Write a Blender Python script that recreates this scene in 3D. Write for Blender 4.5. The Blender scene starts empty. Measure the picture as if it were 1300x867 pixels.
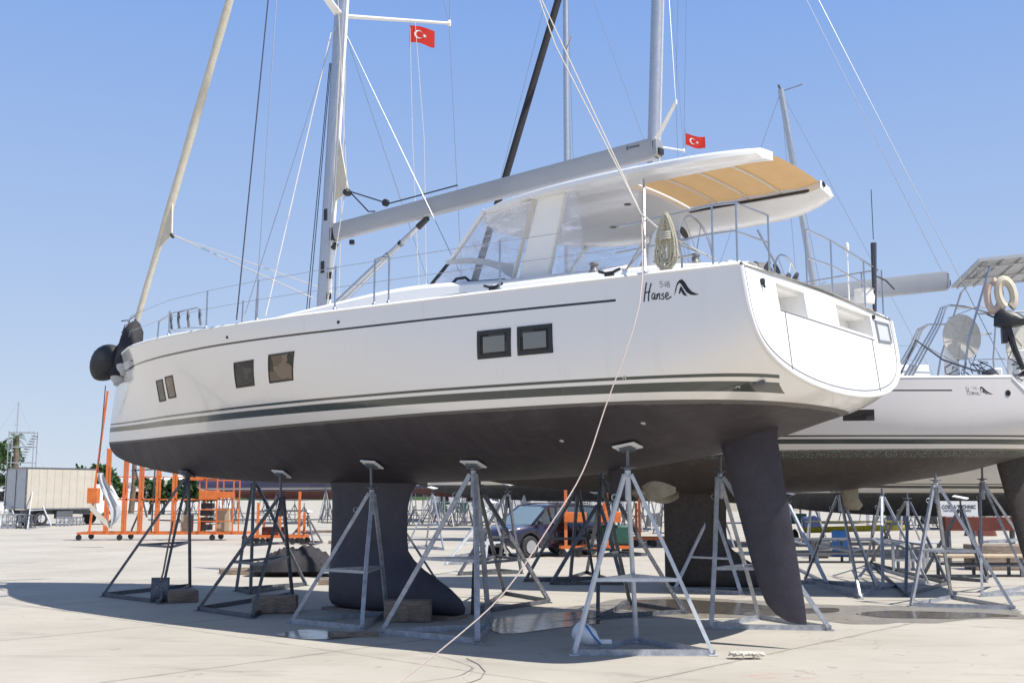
import bpy, bmesh, math, random
import numpy as np
from mathutils import Vector, Matrix
random.seed(7); PI=math.pi
C=bpy.context.scene.collection
# ------------------------------------------------------------------ camera model (metres, z up)
F,HY,EYE=1395.0,627.0,1.81
TH=math.atan((HY-433.5)/F); CT,ST=math.cos(TH),math.sin(TH)
X0,Y0,YAW=4.454,12.5,math.radians(37.2)
def _ray(x,y):
    a=(x-650)/F; b=-(y-433.5)/F
    return np.array([a,CT-b*ST,ST+b*CT])
def gp(x,y,z=0.0):
    D=_ray(x,y); k=(z-EYE)/D[2]; p=k*D; return Vector((p[0],p[1],z))
def wp(x,y,Y):
    D=_ray(x,y); p=D*(Y/D[1]); return Vector((p[0],p[1],p[2]+EYE))
# ------------------------------------------------------------------ mesh builder
def frame_of(d):
    d=d.normalized(); up=Vector((0,0,1)) if abs(d.z)<.97 else Vector((1,0,0))
    u=up.cross(d).normalized(); v=d.cross(u); return u,v
class MB:
    def __init__(s): s.v=[]; s.f=[]; s.m=[]; s.cur=0
    def face(s,idx): s.f.append(tuple(idx)); s.m.append(s.cur)
    def add(s,vs,fs):
        o=len(s.v); s.v.extend([tuple(p) for p in vs])
        for f in fs: s.face([o+i for i in f])
        return s
    def box(s,c,sz,rot=None):
        c=Vector(c); R=rot if rot is not None else Matrix.Identity(3)
        vs=[c+R@Vector((a*sz[0]/2,b*sz[1]/2,d*sz[2]/2)) for a in(-1,1) for b in(-1,1) for d in(-1,1)]
        return s.add(vs,[(0,1,3,2),(4,6,7,5),(0,4,5,1),(2,3,7,6),(0,2,6,4),(1,5,7,3)])
    def bbox(s,lo,hi): return s.box([(a+b)/2 for a,b in zip(lo,hi)],[b-a for a,b in zip(lo,hi)])
    def beam(s,p,q,w,h=None,tw=0):
        p=Vector(p);q=Vector(q);h=h or w; u,v=frame_of(q-p)
        if tw: 
            c_,s_=math.cos(tw),math.sin(tw); u,v=u*c_+v*s_,v*c_-u*s_
        vs=[e+u*a*w/2+v*b*h/2 for e in(p,q) for a,b in((-1,-1),(1,-1),(1,1),(-1,1))]
        return s.add(vs,[(3,2,1,0),(4,5,6,7),(0,1,5,4),(1,2,6,5),(2,3,7,6),(3,0,4,7)])
    def path(s,pts,r,n=8,closed=False,cap=True):
        pts=[Vector(p) for p in pts]; N=len(pts); rs=r if isinstance(r,(list,tuple)) else [r]*N
        u=None; rings=[]
        for i,p in enumerate(pts):
            a=pts[i-1] if (i>0 or closed) else pts[i]; b=pts[(i+1)%N] if (i<N-1 or closed) else pts[i]
            d=(b-a); 
            if d.length<1e-9: d=Vector((0,0,1))
            d.normalize()
            if u is None: u,_=frame_of(d)
            u=(u-d*u.dot(d)); u.normalize(); v=d.cross(u)
            rings.append([p+(u*math.cos(2*PI*k/n)+v*math.sin(2*PI*k/n))*rs[i] for k in range(n)])
        o=len(s.v)
        for R in rings: s.v.extend([tuple(q) for q in R])
        M=N if closed else N-1
        for i in range(M):
            j=(i+1)%N
            for k in range(n):
                l=(k+1)%n; s.face((o+i*n+k,o+i*n+l,o+j*n+l,o+j*n+k))
        if cap and not closed:
            s.face([o+k for k in range(n)][::-1]); s.face([o+(N-1)*n+k for k in range(n)])
        return s
    def tube(s,p,q,r,n=8): return s.path([p,q],r,n)
    def lathe(s,prof,c=(0,0,0),axis=(0,0,1),n=20):
        c=Vector(c); a=Vector(axis).normalized(); u,v=frame_of(a); o=len(s.v)
        for r,z in prof:
            for k in range(n): s.v.append(tuple(c+a*z+(u*math.cos(2*PI*k/n)+v*math.sin(2*PI*k/n))*max(r,1e-4)))
        for i in range(len(prof)-1):
            for k in range(n):
                l=(k+1)%n; s.face((o+i*n+k,o+i*n+l,o+(i+1)*n+l,o+(i+1)*n+k))
        s.face([o+k for k in range(n)][::-1]); s.face([o+(len(prof)-1)*n+k for k in range(n)])
        return s
    def grid(s,P,closed_u=False):
        nu=len(P); nv=len(P[0]); o=len(s.v)
        for r in P: s.v.extend([tuple(p) for p in r])
        for i in range(nu if closed_u else nu-1):
            for j in range(nv-1):
                i2=(i+1)%nu; s.face((o+i*nv+j,o+i2*nv+j,o+i2*nv+j+1,o+i*nv+j+1))
        return s
    def slab(s,pts,off):
        """closed plate: polygon pts and the same polygon moved by off"""
        pts=[Vector(p) for p in pts]; off=Vector(off); n=len(pts)
        return s.add(pts+[p+off for p in pts],[tuple(range(n))[::-1],tuple(range(n,2*n))]+[(i,(i+1)%n,(i+1)%n+n,i+n) for i in range(n)])
    def build(s,name,mat,parent=None,loc=None,smooth=40,label=None,attrs=None,bevel=0):
        me=bpy.data.meshes.new(name); me.from_pydata(s.v,[],s.f)
        mats=mat if isinstance(mat,(list,tuple)) else [mat]
        for m in mats: me.materials.append(m)
        if len(mats)>1: me.polygons.foreach_set('material_index',s.m)
        if attrs:
            for k,a in attrs.items():
                t=me.attributes.new(k,'FLOAT','POINT'); t.data.foreach_set('value',a)
        me.validate(); 
        bm=bmesh.new(); bm.from_mesh(me); bmesh.ops.recalc_face_normals(bm,faces=bm.faces); bm.to_mesh(me); bm.free()
        if smooth:
            me.polygons.foreach_set('use_smooth',[True]*len(me.polygons)); me.set_sharp_from_angle(angle=math.radians(smooth))
        o=bpy.data.objects.new(name,me); C.objects.link(o)
        if parent is not None: o.parent=parent
        if loc is not None: o.location=loc
        if label: o['label']=label
        if bevel:
            b=o.modifiers.new('bevel','BEVEL'); b.width=bevel; b.segments=2; b.limit_method='ANGLE'
        return o
def tag(o,label=None,cat=None,group=None,kind=None):
    if label: o['label']=label
    if cat: o['category']=cat
    if group: o['group']=group
    if kind: o['kind']=kind
    return o
def empty(name,loc=(0,0,0),rz=0,label=None,cat=None,group=None,sc=None):
    o=bpy.data.objects.new(name,None); C.objects.link(o); o.location=loc; o.rotation_euler=(0,0,rz); o.empty_display_size=.3
    if sc: o.scale=sc
    return tag(o,label,cat,group)
def copy_tree(o,parent=None):
    c=o.copy(); C.objects.link(c)
    if parent is not None: c.parent=parent
    for ch in list(o.children): copy_tree(ch,c)
    return c
# ------------------------------------------------------------------ materials
class NT:
    def __init__(s,name):
        s.m=bpy.data.materials.new(name); s.m.use_nodes=True; s.t=s.m.node_tree; s.b=s.t.nodes['Principled BSDF']; s.out=s.t.nodes['Material Output']
    def n(s,ty,**kw):
        nd=s.t.nodes.new(ty)
        for k,v in kw.items():
            if k.startswith('i_'): 
                nm=k[2:]; nd.inputs[int(nm) if nm.isdigit() else nm].default_value=v
            else: setattr(nd,k,v)
        return nd
    def l(s,a,b): s.t.links.new(a,b)
    def math(s,op,a,b=None,c=None,clamp=False):
        nd=s.n('ShaderNodeMath',operation=op); nd.use_clamp=clamp
        for i,x in enumerate((a,b,c)):
            if x is None: continue
            if isinstance(x,(int,float)): nd.inputs[i].default_value=x
            else: s.l(x,nd.inputs[i])
        return nd.outputs[0]
    def mix(s,fac,a,b):
        nd=s.n('ShaderNodeMix',data_type='RGBA')
        for i,x in ((0,fac),(6,a),(7,b)):
            if isinstance(x,(int,float)): nd.inputs[i].default_value=x
            elif isinstance(x,tuple): nd.inputs[i].default_value=(*x,1)
            else: s.l(x,nd.inputs[i])
        return nd.outputs[2]
    def noise(s,scale,detail=4,rough=.6,vec=None,dist=0):
        nd=s.n('ShaderNodeTexNoise',i_Scale=scale,i_Detail=detail,i_Roughness=rough,i_Distortion=dist)
        if vec is None: vec=s.coord()
        s.l(vec,nd.inputs['Vector']); return nd.outputs['Fac']
    def coord(s,k='Object'):
        return s.n('ShaderNodeTexCoord').outputs[k]
    def mapping(s,vec,sc=(1,1,1),rot=(0,0,0),loc=(0,0,0)):
        nd=s.n('ShaderNodeMapping'); nd.inputs['Scale'].default_value=sc; nd.inputs['Rotation'].default_value=rot; nd.inputs['Location'].default_value=loc
        s.l(vec,nd.inputs['Vector']); return nd.outputs[0]
    def ramp(s,fac,stops,interp='LINEAR'):
        nd=s.n('ShaderNodeValToRGB'); cr=nd.color_ramp; cr.interpolation=interp
        while len(cr.elements)<len(stops): cr.elements.new(.5)
        for e,(p,c) in zip(cr.elements,stops): e.position=p; e.color=(*c,1) if len(c)==3 else c
        s.l(fac,nd.inputs[0]); return nd.outputs[0]
    def bump(s,hgt,st=.2,dist=.01):
        nd=s.n('ShaderNodeBump',i_Strength=st,i_Distance=dist); s.l(hgt,nd.inputs['Height']); s.l(nd.outputs[0],s.b.inputs['Normal'])
    def set(s,**kw):
        for k,v in kw.items():
            k={'col':'Base Color','rough':'Roughness','metal':'Metallic','coat':'Coat Weight','ior':'IOR','spec':'Specular IOR Level','trans':'Transmission Weight','alpha':'Alpha','emit':'Emission Color','emits':'Emission Strength','sheen':'Sheen Weight'}[k]
            if isinstance(v,tuple): s.b.inputs[k].default_value=(*v,1)
            elif isinstance(v,(int,float)): s.b.inputs[k].default_value=v
            else: s.l(v,s.b.inputs[k])
        return s
def M(name,col,rough=.5,metal=0,var=.12,scale=6,bump=0,rvar=.1,coat=0,bscale=None,spec=.5):
    t=NT(name); n=t.noise(scale,5,.65); d=tuple(c*(1-var) for c in col); b=tuple(min(1,c*(1+var)) for c in col)
    t.set(col=t.mix(t.math('MULTIPLY_ADD',n,2.2,-.6,clamp=True),d,b),metal=metal,coat=coat,spec=spec)
    n2=t.noise(scale*2.3,4,.7); t.set(rough=t.math('MULTIPLY_ADD',n2,rvar*2,rough-rvar,clamp=True))
    if bump: t.bump(t.noise(bscale or scale*8,4,.7),bump,.01)
    return t.m
m={}
m['gel']=M('white_gelcoat',(.80,.79,.77),.22,var=.03,scale=1.5,coat=.3)
m['gelin']=M('deck_white',(.78,.77,.74),.42,var=.04,scale=2)
m['grp']=M('cream_gelcoat',(.62,.58,.52),.35,var=.05,scale=2)
m['alu']=M('anodised_aluminium',(.50,.51,.53),.38,metal=.75,var=.06,scale=3)
m['alud']=M('grey_spar_paint',(.33,.34,.36),.34,metal=.2,var=.05,scale=3,coat=.2)
m['steel']=M('stainless_steel',(.46,.47,.49),.32,metal=1,var=.06,scale=10)
m['wire']=M('wire_rope',(.35,.36,.38),.4,metal=.8,var=.2,scale=60)
m['black']=M('black_plastic',(.02,.02,.022),.45,var=.3,scale=8)
m['blackcloth']=M('black_cover_cloth',(.022,.020,.023),.8,var=.25,scale=6,bump=.4,bscale=120)
m['darkrub']=M('dark_rubber',(.03,.03,.032),.6,var=.3,scale=12,bump=.2)
m['sail']=M('sailcloth_cream',(.62,.56,.44),.75,var=.1,scale=9,bump=.3,bscale=25)
m['rope']=M('white_rope',(.58,.54,.47),.85,var=.25,scale=90,bump=.6,bscale=200)
m['ropep']=M('pinkish_rope',(.66,.54,.48),.85,var=.2,scale=90,bump=.6,bscale=200)
m['roped']=M('dark_rope',(.05,.055,.08),.85,var=.4,scale=90,bump=.5,bscale=200)
m['wood']=None
m['red']=(lambda t:(t.set(col=t.mix(t.noise(12,3),(.60,.02,.015),(.72,.04,.025)),rough=.8),t.l(t.b.outputs[0],(mx:=t.n('ShaderNodeMixShader')).inputs[1]),t.l((tr:=t.n('ShaderNodeBsdfTranslucent')).outputs[0],mx.inputs[2]),setattr(tr.inputs[0],'default_value',(.8,.06,.03,1)),setattr(mx.inputs[0],'default_value',.4),t.l(mx.outputs[0],t.out.inputs[0]),t.m)[-1])(NT('red_flag_cloth'))
m['white']=M('white_paint',(.78,.78,.76),.4,var=.05,scale=5)
m['ink']=M('black_lettering',(.012,.012,.014),.4,var=.1)
m['inkg']=M('grey_lettering',(.12,.12,.125),.4,var=.1)
m['blue']=M('blue_plastic',(.03,.16,.42),.4,var=.1)
m['dblue']=M('dark_blue_hull_paint',(.02,.03,.09),.25,var=.1,scale=.5,coat=.4)
m['green']=M('green_container_paint',(.03,.26,.13),.5,var=.2,scale=3)
m['dgreen']=M('dark_green_paint',(.02,.08,.06),.5,var=.2,scale=3)
m['yellow']=M('yellow_paint',(.62,.55,.04),.4,var=.1,scale=3)
m['cream']=M('cream_tarpaulin',(.47,.43,.36),.7,var=.09,scale=1.6,bump=.3,bscale=5)
m['greyp']=M('light_grey_paint',(.45,.46,.47),.45,var=.1,scale=2)
m['redbrown']=M('red_brown_primer',(.11,.022,.012),.55,var=.3,scale=3,bump=.2)
m['cushion']=M('buoy_cover_cream',(.62,.55,.42),.7,var=.1,scale=6)
m['pinkish']=M('buoy_cover_pink',(.56,.42,.34),.7,var=.1,scale=6)
m['leather']=M('wheel_cover_mesh',(.62,.59,.52),.75,var=.12,scale=14,bump=.3)
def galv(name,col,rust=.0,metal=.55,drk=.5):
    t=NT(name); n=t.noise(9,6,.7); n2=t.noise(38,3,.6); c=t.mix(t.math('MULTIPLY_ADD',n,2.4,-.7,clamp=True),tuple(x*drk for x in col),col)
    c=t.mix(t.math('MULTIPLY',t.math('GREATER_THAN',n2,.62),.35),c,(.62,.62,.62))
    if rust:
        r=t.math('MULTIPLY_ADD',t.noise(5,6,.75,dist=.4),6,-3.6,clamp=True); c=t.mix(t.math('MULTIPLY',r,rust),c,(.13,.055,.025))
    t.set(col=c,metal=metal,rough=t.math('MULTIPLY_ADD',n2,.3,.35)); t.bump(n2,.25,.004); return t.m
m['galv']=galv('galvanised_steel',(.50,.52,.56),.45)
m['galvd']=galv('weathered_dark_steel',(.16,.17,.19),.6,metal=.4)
m['galvw']=galv('white_stained_steel',(.66,.69,.72),.3,metal=.2,drk=.7)
m['orange']=galv('orange_rack_paint',(.80,.20,.035),.35,metal=0,drk=.75)
def t_orange():
    t=NT('orange_steel_paint'); n=t.noise(4,6,.7); c=t.mix(t.math('MULTIPLY_ADD',n,2,-.5,clamp=True),(.48,.10,.02),(.74,.20,.04))
    c=t.mix(t.math('GREATER_THAN',t.noise(24,5,.7),.66),c,(.16,.07,.04)); t.set(col=c,rough=.55); return t.m
m['orange']=t_orange()
def t_wood(name,a,b,sc=(2,14,14)):
    t=NT(name); v=t.mapping(t.coord(),sc=sc); n=t.noise(3,6,.7,vec=v,dist=1.2); c=t.mix(t.math('MULTIPLY_ADD',n,3,-1,clamp=True),a,b)
    n2=t.noise(2.5,3,.6); c=t.mix(t.math('MULTIPLY_ADD',n2,2,-.9,clamp=True),c,tuple(x*.45 for x in a)); t.set(col=c,rough=.85); t.bump(n,.6,.01); return t.m
m['wood']=t_wood('weathered_block_wood',(.15,.11,.085),(.34,.27,.21))
m['plank']=t_wood('pale_plank_wood',(.36,.28,.19),(.55,.44,.31))
m['palm']=t_wood('bark_brown',(.10,.07,.05),(.22,.16,.11),(6,6,2))
def t_leaf(name,a,b):
    t=NT(name); n=t.noise(1.3,3,.6); n2=t.noise(14,2,.6); c=t.mix(t.math('MULTIPLY_ADD',n,2.5,-.8,clamp=True),a,b); c=t.mix(t.math('MULTIPLY',n2,.3),c,b)
    t.set(col=c,rough=.6); tr=t.n('ShaderNodeBsdfTranslucent'); t.l(c,tr.inputs[0]); mx=t.n('ShaderNodeMixShader'); mx.inputs[0].default_value=.3
    t.l(t.b.outputs[0],mx.inputs[1]); t.l(tr.outputs[0],mx.inputs[2]); t.l(mx.outputs[0],t.out.inputs[0]); return t.m
m['leaf']=t_leaf('tree_leaves',(.018,.05,.012),(.06,.12,.03)); m['frond']=t_leaf('palm_fronds',(.03,.07,.015),(.10,.15,.05))
def t_glass(name,col,rough=.05,alpha=.25):
    t=NT(name); t.set(col=col,rough=rough,alpha=1,spec=.8); return t.m
def t_room(name,a,b,c_):
    t=NT(name); v=t.mapping(t.coord(),sc=(2.2,1,3.4)); vo=t.n('ShaderNodeTexVoronoi',distance='CHEBYCHEV',i_Scale=2.2); t.l(v,vo.inputs['Vector'])
    s_=t.n('ShaderNodeSeparateColor'); t.l(vo.outputs['Color'],s_.inputs[0]); t.set(col=t.ramp(s_.outputs[0],[(0,a),(.45,b),(.8,c_)],'CONSTANT'),rough=.05,spec=.35); return t.m
m['dglass']=t_room('dark_window_glass',(.006,.006,.007),(.014,.015,.016),(.045,.045,.045))
m['tglass']=t_room('brown_window_glass',(.13,.09,.06),(.20,.15,.11),(.02,.015,.012))  # brown blocks coloured into the pane as cabin interior
m['cglass']=t_glass('car_glass',(.05,.07,.08),.05)
def t_vinyl():
    t=NT('clear_vinyl'); tr=t.n('ShaderNodeBsdfTransparent'); tr.inputs[0].default_value=(.93,.94,.97,1)
    v=t.mapping(t.coord(),sc=(1.0,1.2,6.5),rot=(.2,.75,.3)); n=t.noise(1.5,3,.55,vec=v,dist=.5)  # stretched noise paints pale diagonal streaks that imitate reflections on the vinyl
    fac=t.math('MULTIPLY_ADD',n,4.0,-1.95,clamp=True); t.set(col=(.85,.86,.9),rough=.12,spec=.8)
    mx=t.n('ShaderNodeMixShader'); t.l(t.math('MULTIPLY_ADD',fac,.55,.17),mx.inputs[0]); t.l(tr.outputs[0],mx.inputs[1]); t.l(t.b.outputs[0],mx.inputs[2]); t.l(mx.outputs[0],t.out.inputs[0])
    t.bump(n,.3,.03); return t.m
m['vinyl']=t_vinyl()
def t_canvas():
    t=NT('tan_sunroof_canvas'); n=t.noise(5,4,.6); c=t.mix(n,(.44,.28,.13),(.52,.34,.165)); tr=t.n('ShaderNodeBsdfTranslucent'); t.l(c,tr.inputs[0])
    t.set(col=c,rough=.85); mx=t.n('ShaderNodeMixShader'); mx.inputs[0].default_value=.34; t.l(t.b.outputs[0],mx.inputs[1]); t.l(tr.outputs[0],mx.inputs[2]); t.l(mx.outputs[0],t.out.inputs[0]); return t.m
m['canvas']=t_canvas()
# hull: gelcoat, boot stripes, coachline and antifouling, by height on the hull
def t_hull(name,top,under,stripe=(.055,.065,.06),worn=0,coach=True,send=0.95):
    t=NT(name); A=lambda k:t.n('ShaderNodeAttribute',attribute_name=k).outputs['Fac']
    h=A('h'); ch=A('ch'); s=A('s')
    n=t.noise(.8,3,.5); c=t.mix(n,tuple(x*.97 for x in top),top)
    band=lambda x,lo,hi:t.math('MULTIPLY',t.math('GREATER_THAN',x,lo),t.math('LESS_THAN',x,hi))
    hs=t.math('SUBTRACT',h,t.math('MULTIPLY',s,.0085))          # stripes rise a little toward the bow
    end=t.math('GREATER_THAN',t.math('ADD',s,t.math('MULTIPLY',h,.9)),send)
    a=t.math('MULTIPLY',t.math('MAXIMUM',band(hs,.196,.229),band(hs,.062,.156)),end)
    c=t.mix(a,c,stripe)
    if coach: c=t.mix(t.math('MULTIPLY',band(ch,-.014,.014),t.math('GREATER_THAN',s,2.22)),c,(.02,.02,.024))
    af=t.math('LESS_THAN',h,0)
    u1=t.noise(2.2,6,.7); u2=t.noise(26,4,.75); uc=t.mix(t.math('MULTIPLY_ADD',u1,2.2,-.6,clamp=True),tuple(x*.8 for x in under),tuple(x*1.25 for x in under))
    uc=t.mix(t.math('MULTIPLY',t.math('GREATER_THAN',u2,.62),.10),uc,(.12,.10,.12))
    u3=t.noise(1.7,7,.75,vec=t.mapping(t.coord(),sc=(.55,1,2.6)),dist=.6); uc=t.mix(t.math('MULTIPLY',t.math('MULTIPLY_ADD',u3,7,-3.9,clamp=True),.42),uc,(.115,.10,.095))
    rl=t.math('GREATER_THAN',t.noise(1.0,3,.5,vec=t.mapping(t.coord(),sc=(5.5,.6,.9))),.53); uc=t.mix(t.math('MULTIPLY',rl,.16),uc,(.075,.07,.08))
    scum=t.math('MULTIPLY',t.math('GREATER_THAN',t.math('ADD',h,t.math('MULTIPLY',u3,.05)),-.012),.55); uc=t.mix(scum,uc,(.20,.185,.16))
    stv=t.noise(2.4,5,.7,vec=t.mapping(t.coord(),sc=(3.2,1,.22))); c=t.mix(t.math('MULTIPLY',t.math('MULTIPLY_ADD',stv,5,-2.9,clamp=True),.16),c,(.42,.38,.31))
    spk=t.math('MULTIPLY',t.math('GREATER_THAN',t.noise(9,6,.8),.69),.22); c=t.mix(spk,c,(.40,.37,.32))
    if worn:
        w=t.math('MULTIPLY',t.math('GREATER_THAN',t.noise(7,6,.8,vec=t.mapping(t.coord(),sc=(.4,1,3))),.62),t.math('MULTIPLY_ADD',u1,1.4,-.3,clamp=True))
        uc=t.mix(t.math('MULTIPLY',w,worn),uc,(.24,.21,.18))
        nearwl=t.math('MULTIPLY',t.math('GREATER_THAN',h,-.16),t.math('GREATER_THAN',u2,.55)); uc=t.mix(t.math('MULTIPLY',nearwl,worn),uc,(.20,.26,.23))
    c=t.mix(af,c,uc); t.set(col=c,rough=t.math('ADD',t.math('MULTIPLY',af,.42),t.math('MULTIPLY_ADD',stv,.22,.05)),coat=t.math('MULTIPLY_ADD',af,-.4,.4))
    t.bump(t.math('MULTIPLY',u2,af),.35,.006); return t.m
m['hull']=t_hull('yacht_topsides_and_antifouling',(.86,.83,.79),(.043,.034,.038))
m['hull2']=t_hull('grey_white_topsides_worn_antifouling',(.71,.665,.625),(.060,.048,.042),worn=.75,send=-9)
m['hull3']=t_hull('far_hull_cream_dark_bottom',(.66,.62,.56),(.030,.030,.032),stripe=(.03,.03,.035),coach=False,worn=.3)
m['antif']=(lambda t:(t.set(col=t.mix(t.math('MULTIPLY_ADD',t.noise(3.2,7,.8),2.2,-.6,clamp=True),(.033,.029,.038),(.066,.059,.078)),rough=.62),t.bump(t.noise(60,4,.7),.4,.005),t.m)[2])(NT('antifouled_metal'))
m['antif2']=(lambda t:(t.set(col=t.mix(t.math('MULTIPLY_ADD',t.noise(12,6,.8),2.6,-.8,clamp=True),(.028,.024,.024),(.075,.06,.052)),rough=.7),t.bump(t.noise(60,4,.7),.4,.005),t.m)[2])(NT('old_antifouling'))
m['bronze']=M('old_bronze',(.30,.26,.19),.5,metal=.4,var=.2,scale=10)
# ------------------------------------------------------------------ hull shape (local: x forward from the transom, y to port, z above the ground)
W=2.835
def pchip(xs,ys):
    xs=list(xs); ys=list(ys); n=len(xs); h=[xs[i+1]-xs[i] for i in range(n-1)]; d=[(ys[i+1]-ys[i])/h[i] for i in range(n-1)]
    mm=[d[0]]+[0 if d[i-1]*d[i]<=0 else 2/(1/d[i-1]+1/d[i]) for i in range(1,n-1)]+[d[-1]]
    def f(x):
        x=min(max(x,xs[0]),xs[-1]); i=0
        while i<n-2 and x>xs[i+1]: i+=1
        t=(x-xs[i])/h[i]; a=ys[i];b=ys[i+1]
        return (2*t**3-3*t*t+1)*a+(t**3-2*t*t+t)*h[i]*mm[i]+(-2*t**3+3*t*t)*b+(t**3-t*t)*h[i]*mm[i+1]
    return f
fB=pchip([.66,2,3.5,5.5,7,9,11,12.5,14,15,15.4,15.6],[2.335,2.43,2.52,2.56,2.55,2.43,2.12,1.68,.95,.40,.18,.03])
fZ=pchip([.66,4,7,10,13,15.6],[4.15,4.17,4.21,4.26,4.33,4.47])
fK=pchip([.66,.85,1.53,2.37,3.6,5,8,10.5,12,13.2,14.5,15.2,15.45,15.56,15.6],[2.97,2.84,2.63,2.38,2.16,2.03,1.975,2.00,2.07,2.16,2.34,2.52,2.68,2.90,3.3])
fN=pchip([.66,1.3,2.8,4.64,7,9.5,11.7,14,15.6],[4.7,5.6,4.6,3.2,1.98,1.38,1.10,1.0,1.0])
fM=pchip([.66,5,7,9.5,11.7,14,15.6],[2,2,1.8,1.5,1.3,1.2,1.1])
fC=pchip([2.25,4.3,6.5,9.1,13.5,15.6],[3.925,3.945,3.97,4.01,4.06,4.17])
RK=0.0   # extra aft rake of the transom
def shift(s,z): return .15*(z-2.83)*max(0,1-(s-.66)/3)-RK*max(0,4.15-z)*max(0,1-(s-.66)/2.5)-.20*max(0,z-2.75)*min(1,max(0,(s-12)/3.6))**1.5+.16*min(1,max(0,(s-12)/3.6))**2
def half(s,z):
    u=min(1,max(0,(fZ(s)-z)/(fZ(s)-fK(s)))); return fB(s)*max(0,1-u**fN(s))**(1/fM(s))
def hp(s,z,off=0,side=1):
    t=half(s,z)+off; return Vector((s+shift(s,z),side*t,z))
def hbot(s,t):
    """height of the hull skin at distance t from the centreline"""
    B=fB(s); t=min(abs(t)/B,.999); u=max(0,1-t**fM(s))**(1/fN(s)); return fZ(s)-u*(fZ(s)-fK(s))
def srange(ns):
    a=[.66+(15.6-.66)*i/(ns-1) for i in range(ns)]
    return [15.6-(15.6-.66)*((15.6-x)/(15.6-.66))**1.35 if x>0 else x for x in a]
def hull_mesh(ns=120,nu=44):
    mb=MB(); P=[]; H=[];CH=[];S=[]
    for s in srange(ns):
        row=[]; Zs,Zk,B,n,mm=fZ(s),fK(s),fB(s),fN(s),fM(s)
        for k in range(-nu,nu+1):
            a=abs(k)/nu            # 0 keel .. 1 sheer
            ang=(1-a)              # u from 0 at the sheer to 1 at the keel, crowded near the keel
            u=1-(1-ang)**1.6 if True else ang
            u=min(1,u); t=B*max(0,1-u**n)**(1/mm); z=Zs-u*(Zs-Zk)
            row.append((s+shift(s,z),math.copysign(t,k) if k else 0,z)); H.append(z-W); CH.append(z-fC(s)); S.append(s)
        P.append(row)
    mb.grid(P); return mb,{'h':H,'ch':CH,'s':S}
def decal(name,mat,polys,parent,side=1,off=.004,label=None,sub=1):
    """polys of (s,z) laid on the hull side"""
    mb=MB()
    for q in polys:
        mb.add([hp(a,b,off,side) for a,b in q],[tuple(range(len(q)))])
    return mb.build(name,mat,parent,smooth=0,label=label)
def hull_window(s0,s1,z0,z1,parent,pane,frame_w=.035,side=1,label=None,blind=False,shear=0):
    hp=lambda a,b,off=0,sd=1: globals()['hp'](a+shear*(z1-b),b,off,sd)
    mb=MB(); n=6; e=frame_w
    def ring(o,off,dr=0):
        pts=[]
        a0,a1,b0,b1=s0+o,s1-o,z0+o,z1-o; r=.03
        for i in range(n+1): pts.append((a0+(a1-a0)*i/n,b0))
        for i in range(1,n+1): pts.append((a1,b0+(b1-b0)*i/n))
        for i in range(1,n+1): pts.append((a1-(a1-a0)*i/n,b1))
        for i in range(1,n): pts.append((a0,b1-(b1-b0)*i/n))
        return [hp(a,b,off,side) for a,b in pts]
    rs=[ring(0,-.004),ring(.004,.012),ring(e,.012),ring(e+.004,.002)]
    N=len(rs[0])
    for r in rs: mb.v.extend([tuple(p) for p in r])
    for k in range(3):
        for i in range(N): j=(i+1)%N; mb.face((k*N+i,k*N+j,(k+1)*N+j,(k+1)*N+i))
    w=mb.build('window',m['black'],parent,smooth=30,label=label)
    g=MB(); g.grid([[hp(s0+e+(s1-s0-2*e)*i/6,z0+e+(z1-z0-2*e)*j/4,.004,side) for j in range(5)] for i in range(7)])
    g.build('pane',pane,w,smooth=0)
    if blind:
        b=MB(); 
        b.grid([[hp(s0+.09+(s1-s0-.18)*i/6,z0+.07+(z1-z0-.15)*j/2,.0065,side) for j in range(3)] for i in range(7)])
        b.build('blind',m['blind'],w,smooth=0)
    return w
t=NT('window_blind_slats'); wv=t.n('ShaderNodeTexWave',wave_type='BANDS',bands_direction='Z',i_Scale=16.0); t.l(t.coord(),wv.inputs['Vector']); t.set(col=t.mix(wv.outputs['Fac'],(.15,.16,.15),(.20,.21,.20)),rough=.35,coat=.6); m['blind']=t.m
# ------------------------------------------------------------------ lettering strokes (drawn, in units of one letter-sheet pixel)
def stroke_polys(pts,w0,w1=None):
    """ribbon quads along a polyline"""
    w1=w1 or w0; out=[]; n=len(pts); L=[];R=[]
    for i,(x,y) in enumerate(pts):
        a=pts[max(0,i-1)]; b=pts[min(n-1,i+1)]; dx,dy=b[0]-a[0],b[1]-a[1]; l=math.hypot(dx,dy) or 1
        w=(w0+(w1-w0)*i/(n-1))/2; L.append((x-dy/l*w,y+dx/l*w)); R.append((x+dy/l*w,y-dx/l*w))
    for i in range(n-1): out.append([L[i],L[i+1],R[i+1],R[i]])
    return out
def cr3(pts,k=4):
    out=[]; n=len(pts)
    for i in range(n-1):
        p0=pts[max(0,i-1)];p1=pts[i];p2=pts[i+1];p3=pts[min(n-1,i+2)]
        for j in range(k):
            t=j/k; out.append(.5*(2*p1+(p2-p0)*t+(2*p0-5*p1+4*p2-p3)*t*t+(3*p1-p0-3*p2+p3)*t**3))
    return out+[pts[-1]]
def cr(pts,k=5):
    out=[]; n=len(pts)
    for i in range(n-1):
        p0=pts[max(0,i-1)];p1=pts[i];p2=pts[i+1];p3=pts[min(n-1,i+2)]
        for j in range(k):
            t=j/k; out.append(tuple(.5*(2*b+(-a+c)*t+(2*a-5*b+4*c-d)*t*t+(-a+3*b-3*c+d)*t**3) for a,b,c,d in zip(p0,p1,p2,p3)))
    out.append(pts[-1]); return out
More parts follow.
